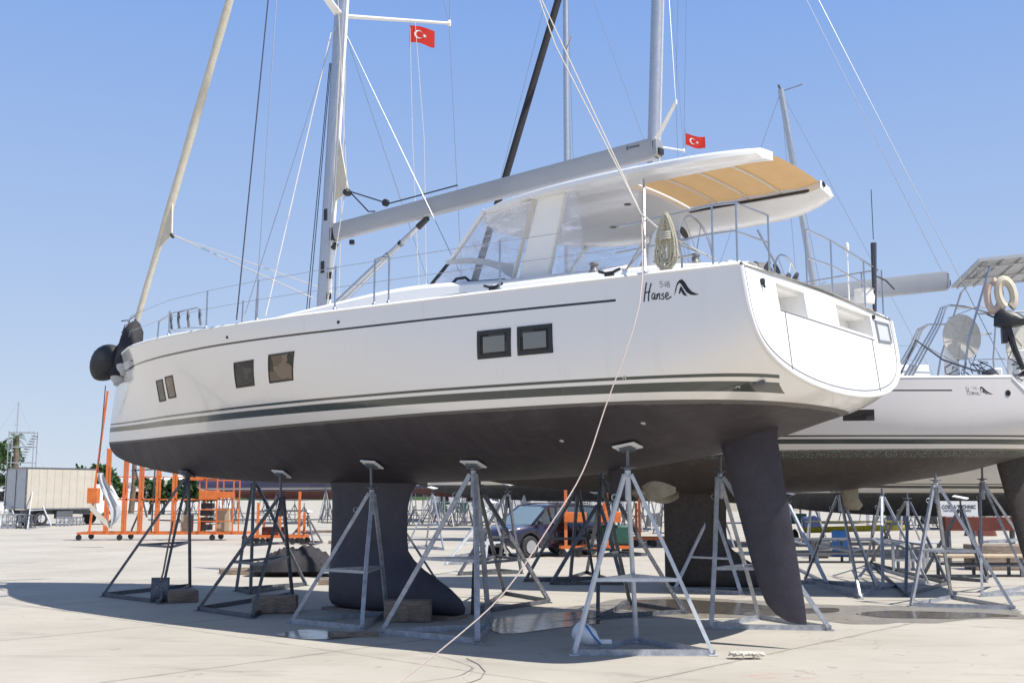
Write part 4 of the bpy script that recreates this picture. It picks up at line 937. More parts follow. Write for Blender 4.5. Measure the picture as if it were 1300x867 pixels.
# sprayhood, radar arch, wheels, solar panel, outboard
mb=MB(); P=[[Vector((4.6+1.1*math.cos(a)*.6,y,4.45+.75*math.sin(a))) for a in [PI*k/12 for k in range(10)]] for y in (-1.4,-.7,0,.7,1.4)]
mb.grid(P); mb.build('sprayhood',m['cushion'],Y2e)
for sg in (1,-1):
    f=MB()
    for q in (0,.09,.18): f.path([(3.2-q,sg*1.95,4.25),(2.45-q*.8,sg*1.85,5.25),(2.25-q*.7,sg*1.75,5.60),(2.0,sg*1.55,5.68),(1.6,sg*1.4,5.66)],.020,7)
    f.path([(1.6,sg*1.4,5.66),(.9,sg*1.3,5.50)],.016,6); f.build('bimini_frame',m['steel'],Y2e)
    f=MB(); f.path([(1.85,sg*1.9,4.2),(1.65,sg*1.85,5.0),(1.05,sg*1.75,6.4)],.028,8); f.path([(.25,sg*1.9,4.2),(.3,sg*1.85,4.9),(.1,sg*1.7,6.4)],.024,8)
    f.path([(1.2,sg*1.78,6.05),(.2,sg*1.78,6.07)],.02,6); f.path([(1.42,sg*1.83,5.45),(.3,sg*1.83,5.47)],.02,6); f.path([(1.65,sg*1.85,4.55),(.4,sg*1.85,4.56)],.014,6); f.path([(1.05,sg*1.75,6.4),(1.05,0,6.45)],.025,6); f.build('stern_arch',m['steel'],Y2e)
    w=empty('steering_wheel_group',(0,0,0)) if False else None
    c=w2l(wp(1221,428,19.6)) if sg==1 else w2l(wp(1300,441,20.6))
    ax=Vector((-.10,.98,.05)).normalized(); u=Vector((0,0,1)).cross(ax).normalized(); v=ax.cross(u)
    mb=MB(); mb.lathe([(.02,-.012),(.43,-.012),(.43,.012),(.02,.012)],c,axis=ax,n=36); wc=mb.build('wheel_cover',m['leather'],Y2e)
    mb=MB(); mb.path([c+(u*math.cos(2*PI*k/36)+v*math.sin(2*PI*k/36))*.44 for k in range(36)],.02,6,closed=True)
    for k in range(6): a=2*PI*k/6+.2; mb.path([c+ax*.02*e+(u*math.cos(a)+v*math.sin(a))*.06 for e in (1,)]+[c+ax*.018+(u*math.cos(a)+v*math.sin(a))*.43],.008,5); mb.path([c-ax*.018,c-ax*.018+(u*math.cos(a)+v*math.sin(a))*.43],.008,5)
    for k in range(6):
        a=2*PI*(k+.5)/6+.2; cc=c-ax*.016+(u*math.cos(a)+v*math.sin(a))*.25; mb.path([cc+(u*math.cos(2*PI*j/16)+v*math.sin(2*PI*j/16))*.13 for j in range(16)],.005,4,closed=True)
    mb.build('wheel_rim',m['grp'],wc)
    mb=MB(); P=[[(c.x+.25+a*math.cos(2*PI*j/12),c.y-.1+b*math.sin(2*PI*j/12),z) for j in range(13)] for z,a,b in ((4.1,.2,.16),(4.6,.17,.13),(4.85,.14,.12),(4.92,.05,.05))]; mb.grid(P); mb.build('helm_pod',m['gelin'],Y2e)
mb=MB(); mb.slab([(1.35,1.95,6.47),(-.95,1.95,6.60),(-.95,-1.5,6.60),(1.35,-1.5,6.47)],(0,0,.06)); so=mb.build('solar_panel',m['plank'] if False else m['greyp'],Y2e)
mb=MB()
for k in range(6): mb.path([(1.2-.42*k,1.9,6.45+.025*k),(1.2-.42*k,-1.45,6.45+.025*k)],.022,5)
mb.path([(1.3,1.5,6.42),(-.9,1.5,6.55)],.022,5); mb.path([(1.3,0,6.42),(-.9,0,6.55)],.022,5); mb.build('panel_frame',m['alu'],so)
mb=MB(); mb.path([Vector((.78+.12*math.sin(a*1.0)*.3,1.98,5.68))+Vector((.17*math.cos(a),0,.27*math.sin(a)+.12)) for a in [-PI*.5+.35+(2*PI-.7)*k/20 for k in range(21)]],[.10]*21,8); mb.build('horseshoe_buoy',m['cushion'],Y2e)
mb=MB(); mb.path([Vector((1.05,1.93,5.68))+Vector((.15*math.cos(a),0,.29*math.sin(a)+.10)) for a in [PI*.5+2*PI*.9*k/20 for k in range(21)]],.085,8); mb.build('horseshoe_buoy',m['pinkish'],Y2e)
ob_=empty('outboard_motor',(.45,0,.28),0); ob_.parent=Y2e
mb=MB(); P=[[(.35+.32*k*.0+x0+a*math.cos(2*PI*j/14),2.0+b*math.sin(2*PI*j/14),z) for j in range(15)] for k,(z,a,b,x0) in enumerate(((4.86,.14,.1,0),(4.90,.36,.16,-.05),(5.02,.40,.18,-.1),(5.12,.30,.15,-.02),(5.20,.12,.08,.06)))]
mb.grid(P); mb.face(range(14)); h_=mb.build('engine_cowl',m['black'],ob_)
mb=MB(); mb.path([(.35,2.0,4.9),(.22,2.0,4.45),(.05,2.0,4.05)],[.09,.075,.06],8); mb.box((.05,2.0,4.08),(.3,.16,.03)); mb.lathe([(.03,-.15),(.06,0),(.05,.12),(.02,.17)],(.03,2.0,3.98),axis=(-1,0,.3),n=8); mb.path([(.35,2.0,4.95),(.8,2.0,5.15)],.025,6); mb.box((.42,1.95,4.72),(.12,.2,.3)); mb.build('engine_leg',m['black'],ob_,bevel=.01)
mb=MB(); rnd=random.Random(2)
for k in range(16):
    a=Vector((rnd.uniform(.3,2.3),rnd.uniform(1.6,2.1),rnd.uniform(4.25,4.5))); pts=[a]
    for j in range(4): a=a+Vector((rnd.uniform(-.25,.25),rnd.uniform(-.1,.1),rnd.uniform(-.12,.16))); pts.append(a)
    mb.path(pts,.012,5)
mb.path([(3.3,2.0,4.3),(2.9,1.98,4.95),(2.3,2,4.55),(1.6,2.02,4.33),(1.2,2.0,4.30)],.022,6); mb.lathe([(.05,0),(.17,.02),(.17,.08),(.05,.1)],(1.25,1.9,4.25),n=12)
mb.build('stern_clutter',m['roped'],Y2e)
mb=MB(); mb.path([(3.0,1.9,5.0),(1.9,1.9,4.45)],.012,5); mb.path([(2.0,1.2,5.46),(1.2,1.2,5.7)],.008,5); mb.path([(1.85,0,6.62),(8.9,0,20.5)],.008,5); mb.path([(.75,1.6,4.3),(8.9,.2,20.9)],.009,5); mb.build('backstay',m['wire'],Y2e)
mb=MB(); mb.bbox((.9,-1.7,4.1),(1.2,1.7,4.4)); mb.bbox((.2,1.2,4.0),(.55,1.7,4.75)); mb.build('stern_locker',m['gelin'],Y2e,bevel=.03)
saild=section_blade([(2.3,4.7,4.2,.07),(1.9,4.6,4.2,.065),(1.75,4.6,4.1,.08),(1.65,4.5,4.2,.04)],8).build('saildrive_leg',m['bronze'],Y2e)
def b2x(s,t_,z): 
    x,y=s*S2[0],t_*S2[1]; c,q=math.cos(YR2),math.sin(YR2); return Vector((X2+x*c-y*q,Y2+x*q+y*c,z*S2[2]))

flag(wp(870,170,22.6),.42,.26,.0,'small red flag with white crescent and star under the spreader of the rear mast',seed=2)
stand(G((1020,738),(1092,758),(1112,766)) if False else [gp(1022,737),gp(1092,760),gp(1113,748)],(1066,628),'galvanised jack stand under the middle of the rear yacht, white tilted pad','galv',boat=B2)
stand(G((1099,718),(1121,748),(1178,741)),(1120,630),'jack stand between two others under the rear yacht, upright leg toward the camera','galv',boat=B2,pad=None)
stand(G((1105,716),(1150,757),(1203,742)),(1152,636),'brown jack stand with screw post bare, left of the sign under the rear yacht','galvd',boat=B2,pad=None)
stand(G((1157,770),(1287,774),(1208,760)),(1188,614),'galvanised jack stand in front of the company sign','galv',boat=B2)
stand(G((1247,757),(1312,755),(1335,742)),(1247,612),'grey jack stand just left of the rudder of the rear yacht','galv',boat=B2,pad=None)
stand(G((975,738),(1050,742),(1010,722)),(1000,640),'grey jack stand behind the rudder of the front yacht','galv',pad=None,padmat='galvd')
stand(G((1195,705),(1246,757),(1262,735)) if False else tri(1225,735,.85,.6),(1170,640),'low weathered stand in the shade under the rear yacht','galvd',pad=None,h=1.5)
RK=0.0
# ================================================================== third yacht behind it and hulls in the yard
def far_hull(x,y,rz,sc,hm,lab,cat='sailing yacht',mast=None,keel=False,cabin=True,ns=50,cradle=True,trim=None,group='boats stored at the back of the yard',flybridge=False,zoff=0):
    r=empty('stored_boat',(x,y,zoff),rz,lab,cat,group,sc=sc)
    mb,at=hull_mesh(ns,16); mb.build('hull',hm,r,attrs=at,smooth=55)
    P=[]
    for s in srange(40):
        B,z=fB(s),fZ(s); sx=s+shift(s,z); P.append([(sx,a,b) for a,b in ((B,z),(B-.05,z+.06),(B*.5,z+.12),(0,z+.15),(-B*.5,z+.12),(-B+.05,z+.06),(-B,z))])
    MB().grid(P).build('deck',m['gelin'],r)
    vs,fs=fill2d(tr_outline(),[]); MB().add([tr_pt(x_,y_,.01) for x_,y_,_ in vs],fs).build('transom',m['gelin'],r,smooth=0)
    if cabin:
        if flybridge:
            mb=MB(); mb.slab([(2,-1.7,4.2),(11,-1.3,4.2),(9.3,-1.3,5.3),(2.4,-1.6,5.4)],(0,3.2,0)); c=mb.build('cabin',m['gelin'],r,bevel=.1)
            mb=MB(); mb.slab([(2.6,-1.72,4.7),(9.6,-1.42,4.7),(8.9,-1.40,5.1),(2.8,-1.7,5.1)],(0,.02,0)); mb.slab([(2.6,1.6,4.7),(9.6,1.92,4.7),(8.9,1.92,5.1),(2.8,1.6,5.1)],(0,.02,0)); mb.build('cabin_window',m['dglass'],c)
            mb=MB(); mb.slab([(2.2,-1.5,5.42),(7.5,-1.2,5.42),(6.7,-1.2,6.1),(2.4,-1.4,6.0)],(0,2.8,0)); mb.build('flybridge',m['gelin'],r,bevel=.08)
            mb=MB(); 
            for yy in (-1.2,1.2): mb.path([(2.6,yy,6.0),(3.0,yy,7.4),(4.2,yy,7.5)],.05,6)
            mb.path([(3.0,-1.2,7.4),(3.0,1.2,7.4)],.05,6); mb.build('radar_arch',m['white'],r)
        else: coachroof(r)
    if mast:
        mb=MB(); mb.path([(9.4,0,4.5),(9.4,0,mast)],[.11,.09],8); mm_=mb.build('mast',m['alu'],r)
        mb=MB()
        for z in (mast*.45+2,mast*.72+1): mb.path([(9.3,-1.7,z),(9.3,1.7,z)],.035,5)
        mb.build('spreader',m['alu'],mm_)
        mb=MB()
        for q in ((15.4,0,4.5),(1,0,4.3),(8.9,2.3,4.3),(8.9,-2.3,4.3)): mb.path([(9.4,0,mast-.1),q],.012,4)
        mb.build('stay',m['wire'],r)
    if keel: keel_mb().build('keel',m['antif2'],r)
    if cradle:
        mb=MB()
        for s in (3,7,11):
            for sg in (1,-1):
                t_=sg*1.5*fB(s)/2.5; z=hbot(s,t_)
                mb=MB()
                for dx,dy in ((-.5,-.4),(.5,-.4),(0,.5)): mb.path([(s+dx,t_+dy+sg*.3,0.02),(s,t_,z)],.04,5)
                mb.build('cradle_prop',m['galv'],r); mb=MB()
        if mb.v: mb.build('cradle',m['galv'],r)
    return r
far_hull(20.6,34,PI+math.radians(3),(.86,.95,.83),m['hull3'],'white yacht with a dark bottom, half hidden behind the rear yacht',mast=None,keel=False,zoff=-.5,cradle=False)
def lone_mast(xb,yb,xt,yt,Y,r,lab,hullz=None,sp=None,mat='alu'):
    a=wp(xb,yb,Y); b=wp(xt,yt,Y); return a,b
# yachts whose masts rise behind
def mast_boat(px,Y,top,rz,lab,lean=0,r=.12,sc=.8,y0=None,mat='alu',head=False):
    a=gp(px,640); x=(px-650)/F*Y*1.0
    rt=empty('stored_boat',(x,Y,0),rz,lab,'sailing yacht','boats stored at the back of the yard',sc=(sc,sc,sc*.85))
    mb,at=hull_mesh(40,14); mb.v=[(p[0]-9.4,p[1],p[2]) for p in mb.v]; mb.build('hull',m['hull3'],rt,attrs=at,smooth=55)
    P=[]
    for s in srange(30):
        B,z=fB(s),fZ(s); P.append([(s-9.4+shift(s,z),a_,b_) for a_,b_ in ((B,z),(0,z+.2),(-B,z))])
    MB().grid(P).build('deck',m['gelin'],rt)
    z1=top/(sc*.85); mb=MB(); mb.path([(0,0,4.3),(-lean*(z1-4.3),0,z1)],[r/sc*1.0,r/sc*.9],10); mm_=mb.build('mast',m[mat],rt)
    mb=MB(); 
    for z in (z1*.55,z1*.78): mb.path([(-lean*(z-4.3)-.2,-1.6,z),(-lean*(z-4.3),0,z),(-lean*(z-4.3)-.2,1.6,z)],.035,5)
    mb.build('spreader',m['alu'],mm_)
    mb=MB(); T=(-lean*(z1-4.3),0,z1-.1)
    for q in ((6.1,0,4.5),(-8.4,0,4.3),(-.5,2.2,4.3),(-.5,-2.2,4.3)): mb.path([T,q],.010,4)
    mb.build('stay',m['wire'],rt)
    if head:
        mb=MB(); mb.path([T,(T[0]+1.0,0,z1+.35)],.03,5); mb.path([T,(T[0]-.1,0,z1+.25)],.06,5); mb.build('wind_vane',m['inkg'],rt)
    mb=MB()
    for s in (-6,-2,2):
        for sg in (1,-1):
            mb=MB()
            for dx,dy in ((-.5,-.4),(.5,-.4),(0,.5)): mb.path([(s+dx,1.3*sg+dy,.02),(s,1.2*sg,2.3)],.04,5)
            mb.build('cradle_prop',m['galv'],rt)
    return rt
mast_boat(722,44,26,PI,'yacht in the back row with the slim mast seen behind the boom',r=.14,sc=.9)
mast_boat(1068,40,16.9,0.0+math.radians(8),'yacht in the back row whose mast head shows at the right, leaning left',lean=.115,r=.13,sc=.85,head=True)
# ================================================================== company sign, beams, benches on the right
c=wp(1217,645,31); sg_=empty('company_sign',(c.x,c.y,0),-.04,'white company sign board lettered with dark TECHNIC, under the rear yacht','sign')
MB().bbox((-.52,-.02,c.z-.22),(.52,.02,c.z+.20)).build('board',m['white'],sg_)
def text(body,size,loc,parent,name,mat,ext=.003,rx=PI/2,sx=1,bold=0):
    cu=bpy.data.curves.new(name,'FONT'); cu.body=body; cu.size=size; cu.align_x='CENTER'; cu.align_y='CENTER'; cu.extrude=ext; cu.offset=bold
    o=bpy.data.objects.new(name,cu); C.objects.link(o); bpy.context.view_layer.update(); me=bpy.data.meshes.new_from_object(o); bpy.data.objects.remove(o); bpy.data.curves.remove(cu)
    me.materials.clear(); me.materials.append(mat); o=bpy.data.objects.new(name,me); C.objects.link(o); o.parent=parent; o.location=loc; o.rotation_euler=(rx,0,0); o.scale=(sx,1,1); return o
text('COBRA TECHNIC',.135,(0,-.026,c.z+.04),sg_,'sign_lettering',m['inkg'],sx=.88,bold=.003)
text('YACHT SERVICE & MAINTENANCE',.058,(-.05,-.026,c.z-.06),sg_,'sign_lettering',m['inkg'],sx=.86)
mb=MB(); mb.path([(-.4,0.03,0),(-.4,.03,c.z)],.03,6); mb.path([(.4,0.03,0),(.4,.03,c.z)],.03,6); mb.build('post',m['galvd'],sg_)
def bench(name,x0,x1,y,Y,hh,lab,cat,topm,legm,th=.08,dep=.9):
    a=wp(x0,y,Y); b=wp(x1,y,Y); L=b.x-a.x; o=empty(name,((a.x+b.x)/2,Y,0),0,lab,cat); z=a.z
    MB().bbox((-L/2,-dep/2,z-th),(L/2,dep/2,z)).build('top',topm,o,bevel=.006)
    mb=MB()
    for sx in (-1,-.33,.33,1):
        for sy in (-1,1): mb.beam((sx*(L/2-.12),sy*(dep/2-.08),0),(sx*(L/2-.12),sy*(dep/2-.08),z-th),.06)
    for sy in (-1,1): mb.beam((-L/2+.1,sy*(dep/2-.08),.25),(L/2-.1,sy*(dep/2-.08),.25),.05)
    mb.build('frame',legm,o); return o
bench('steel_beam_rack',1197,1330,656,30,.1,'long red-brown steel beam on a low rack below the sign','steel beam',m['redbrown'],m['galvd'],th=.36,dep=.3)
bench('work_bench',1190,1340,704,25,.1,'long low plank bench on dark legs at the right edge','bench',m['plank'],m['galvd'],th=.05,dep=.8)
bench('work_bench',985,1120,683,30,.1,'grey metal workbench in the shade under the rear yacht','bench',m['galvd'],m['galvd'],th=.06)
bench('trestle_table',1120,1190,687,27,.1,'pale trestle table between the stands on the right','bench',m['greyp'],m['galv'],th=.04)
c=gp(1285,724); MB_=MB(); MB_.box((0,0,.3),(2.3,.7,.6)); o=MB_.build('dark_crate',m['wood'],None,loc=(c.x+.3,c.y+.4,0),bevel=.03); tag(o,'dark wooden crate under the plank bench at the right edge','crate')
# yellow canoe-like tender on trestles
c=wp(1085,676,42); o=empty('yellow_dinghy',(c.x,c.y,0),0,'bright yellow dinghy hull far behind, seen between the stands','dinghy'); mb=MB(); P=[]
for i in range(14):
    k=i/13; x=-1.9+3.8*k; w=.45*math.sin(PI*min(1,k*.9+.1))**.6; P.append([(x,w*math.cos(a),.35+.42*(1-math.sin(a)*1.0)*.5+(.1*k)) for a in [PI*j/8 for j in range(9)]])
mb.grid(P); mb.build('hull',m['yellow'],o); MB().box((0,0,.78),(3.5,.7,.05)).build('gunwale',m['yellow'],o); mb=MB(); 
for x in (-1.2,1.2): mb.beam((x,-.3,0),(x,.3,.45),.06); mb.beam((x,.3,0),(x,-.3,.45),.06)
mb.build('trestle',m['galvd'],o)
for i,(px,py,w,h,dp,mt,lab,cat) in enumerate(((1068,706,.5,.75,.5,'blue','blue and white drum beneath the rear yacht','drum'),(1042,708,.45,.5,.4,'inkg','small dark box beneath the rear yacht','box'),(1110,668,.75,.95,.5,'white','white cabinet far behind left of the sign','cabinet'),(1006,664,1.6,.6,.8,'dgreen','dark machine in the far shade behind the rudder','machine'))):
    c=gp(px,py); mb=MB()
    if cat=='drum': mb.lathe([(.02,0),(w/2,.01),(w/2,h*.3),(w/2+.015,h*.33),(w/2,h*.36),(w/2,h*.66),(w/2+.015,h*.69),(w/2,h*.72),(w/2,h),(w/2-.03,h-.02),(.02,h-.02)],n=20)
    else: mb.bbox((-w/2,-dp/2,.05),(w/2,dp/2,h)); mb.bbox((-w/2+.03,-dp/2-.02,h*.55),(w/2-.03,-dp/2,h*.9)); mb.bbox((-w/2+.03,-dp/2-.02,h*.12),(w/2-.03,-dp/2,h*.5)); mb.bbox((-w/2+.05,-dp/2+.05,0),(w/2-.05,dp/2-.05,.05))
    o=mb.build(cat.replace(' ','_'),m[mt],None,loc=(c.x,c.y,0),bevel=.008); tag(o,lab,cat)
# ================================================================== orange rolling racks
def rack(px0,px1,py,lab,Y=None,posts=(),H=5.2,dep=1.3,extra=None):
    a=gp(px0,py); b=gp(px1,py); L=(b-a).length; o=empty('rolling_rack',(a.x,a.y,0),math.atan2(b.y-a.y,b.x-a.x),lab,'storage rack','orange rolling racks in the yard')
    mb=MB()
    for y in (0,dep): mb.beam((0,y,.28),(L,y,.28),.09,.09)
    for x in (0,L*.5,L): mb.beam((x,0,.28),(x,dep,.28),.08)
    mb.build('base_frame',m['orange'],o)
    for x in (.05,L*.25,L*.8,L-.05):
        for y in (0,dep):
            mb=MB(); mb.lathe([(.02,-.03),(.11,-.03),(.12,0),(.11,.03),(.02,.03)],(x,y,.12),axis=(0,1,0),n=14); mb.beam((x,y-.045,.12),(x,y-.045,.25),.03,.01); mb.beam((x,y+.045,.12),(x,y+.045,.25),.03,.01); mb.build('caster',m['black'],o)
    for x,h in posts:
        for y in ((0,) if L>4 else (0,dep)):
            mb=MB(); mb.beam((x,y,.3),(x,y,h if y==0 else h*.6),.09 if L>4 else .06,.09)
            if y==0 and L>4: mb.beam((x+.11,y,.3),(x+.11,y,h),.05,.07)
            mb.build('post',m['orange'],o)
    return o,L
rk,L=rack(98,312,686,'tall orange wheeled rack with uprights behind the bow',posts=[(1.05,3.6),(1.75,4.2),(2.38,4.2),(3.05,4.2),(3.7,4.0)])
mb=MB(); mb.beam((.45,0,.3),(.9,0,5.9),.07); mb.build('mast_pole',m['orange'],rk)
mb=MB(); mb.beam((.9,0,3.0),(L,0,3.0),.05) if False else None; mb.beam((1.05,0,1.6),(5.9,0,1.6),.05); mb.beam((1.05,1.3,2.5),(4.0,1.3,2.5),.04); mb.build('cross_rail',m['orange'],rk)
mb=MB(); mb.beam((1.8,.6,2.75),(3.7,.6,2.85),.06); mb.beam((1.9,.6,.35),(1.9+.6,.6,1.9),.06); mb.beam((1.95,.6,2.8),(2.5,.6,.9),.06); mb.beam((2.7,.6,.3),(2.75,.6,3.3),.05); mb.beam((2.6,.5,.8),(3.9,.5,.75),.05); mb.build('stored_pole',m['galvd'],rk)
for x0,x1,z0,z1 in ((4.15,4.9,2.35,2.75),(4.9,5.45,2.4,2.65),(4.75,5.5,1.6,1.95),(5.5,6.1,1.65,1.9)):
    MB().bbox((x0,-.12,z0),(x1,.25,z1)).build('storage_box',m['orange'],rk,bevel=.01)
mb=MB()
for x in (4.75,5.45,6.1):
    for y in (-.05,.9): mb.beam((x,y,.3),(x,y,2.9),.045)
for z in (.75,1.2,1.6,2.35,2.7):
    for y in (-.05,.9): mb.beam((4.75,y,z),(6.1,y,z),.035)
mb.build('shelf_frame',m['orange'],rk)
mb=MB()
for k in range(4): mb.bbox((4.72+.02*k,.1,.4+.28*k),(5.15+.02*k,.6,.62+.28*k))
mb.build('stacked_batteries',m['black'],rk,bevel=.02); MB().bbox((4.75,-.1,.36),(4.8,.9,.9)).build('storage_box',m['orange'],rk); MB().bbox((6.15,-.12,2.5),(6.9,.2,2.85)).build('storage_box',m['orange'],rk); MB().bbox((5.4,.2,.35),(5.9,.8,1.25)).build('carton',m['plank'],rk,bevel=.01); MB().bbox((3.95,.3,.35),(4.35,.7,1.0)).build('carton',m['plank'],rk,bevel=.01)
# fluttering grey cover hung on the pole
c=wp(118,600,38); o=empty('hanging_cover',c,0,'torn grey sheet hanging from the tall pole at the left of the orange rack','cover'); mb=MB(); P=[]
for i in range(20):
    k=i/19; P.append([Vector((.15+.75*math.sin(k*2.4)*k+j*.045*(1+2*k*(1-k)),.05*math.sin(j*2+k*6),.0-1.9*k+.25*(j/5)*k)) for j in range(6)])
mb.grid(P); mb.build('sheet',m['greyp'],o)
mb=MB(); mb.grid([[(.8-.85*k,0,-1.95+.7*k**1.3),(.7-.7*k,.03,-1.75+.68*k)] for k in [i/8 for i in range(9)]]); mb.build('sheet_fold',m['cream'],o)
MB().path([(.15,0,0),(.2,0,.6),(.28,0,3.0)],.018,6).build('hoist_line',m['roped'],o)
c=wp(120,636,40); bx=MB().bbox((-.2,-.15,-.3),(.2,.15,.3)).build('post_box',m['orange'],rk,bevel=.01); bx.parent=None; bx.location=(0,0,0); bx.parent=rk; bx.location=(.55,0,1.75)
rk2,L2=rack(712,800,707,'orange wheeled trolley with boxes in front of the car tail',posts=[(.15,2.6),(1.35,2.6)],dep=.9)
for x0,x1,z0,z1 in ((.1,.75,1.0,1.28),(1.05,1.75,1.0,1.3),(.95,1.6,1.95,2.2)): MB().bbox((x0,-.1,z0),(x1,.6,z1)).build('storage_box',m['orange'],rk2,bevel=.01)
mb=MB(); mb.bbox((1.2,.1,.34),(2.1,.8,.9)); mb.build('stored_machine',m['dgreen'],rk2,bevel=.05)
rk3,L3=rack(805,905,672+22,'rusty orange rack further back between the stands and rear keel',posts=[(.2,2.5),(1.9,2.4)],dep=1.0)
rk4,L4=rack(316,385,691,'low orange and grey rolling frame right of the tall orange rack',posts=[(.3,1.5),(1.1,1.9),(1.8,1.9)],dep=1.0)
mb=MB()
for z in (.75,1.2,1.6): mb.beam((.3,0,z),(1.9,0,z),.05); mb.beam((.3,1,z),(1.9,1,z),.05)
mb.build('stored_pole',m['galvd'],rk4)
MB().bbox((.4,.2,.34),(1.2,.8,.62)).build('stored_machine',m['redbrown'],rk4,bevel=.03)
# white scaffold platforms by the car
for px,py,w,h,lab in ((672,663,3.0,1.9,'white scaffold platform behind the car roof'),(700,660,2.2,1.5,'white stair frame behind the car windscreen')):
    c=gp(px,py); o=empty('scaffold_platform',(c.x,c.y,0),0,lab,'scaffold','white scaffolds behind the car'); mb=MB()
    for x in (-w/2,0,w/2):
        for y in (0,1): mb.beam((x,y,0),(x,y,h+.8),.05)
    for z in (.6,h,h+.4,h+.8):
        for y in (0,1): mb.beam((-w/2,y,z),(w/2,y,z),.045)
    mb.build('frame',m['galvw'],o); mb=MB(); mb.bbox((-w/2,0,h+.03),(w/2,1,h+.08)); mb.build('deck_board',m['galv'],o)
    mb=MB(); 
    for k in range(7): mb.bbox((w/2-.1+k*.11,.1,h-k*.27-.02),(w/2+.1+k*.11,.7,h-k*.27+.02))
    mb.beam((w/2,.1,h),(w/2+.8,.1,.05),.05); mb.beam((w/2,.7,h),(w/2+.8,.7,.05),.05); mb.build('steps',m['galvw'],o)
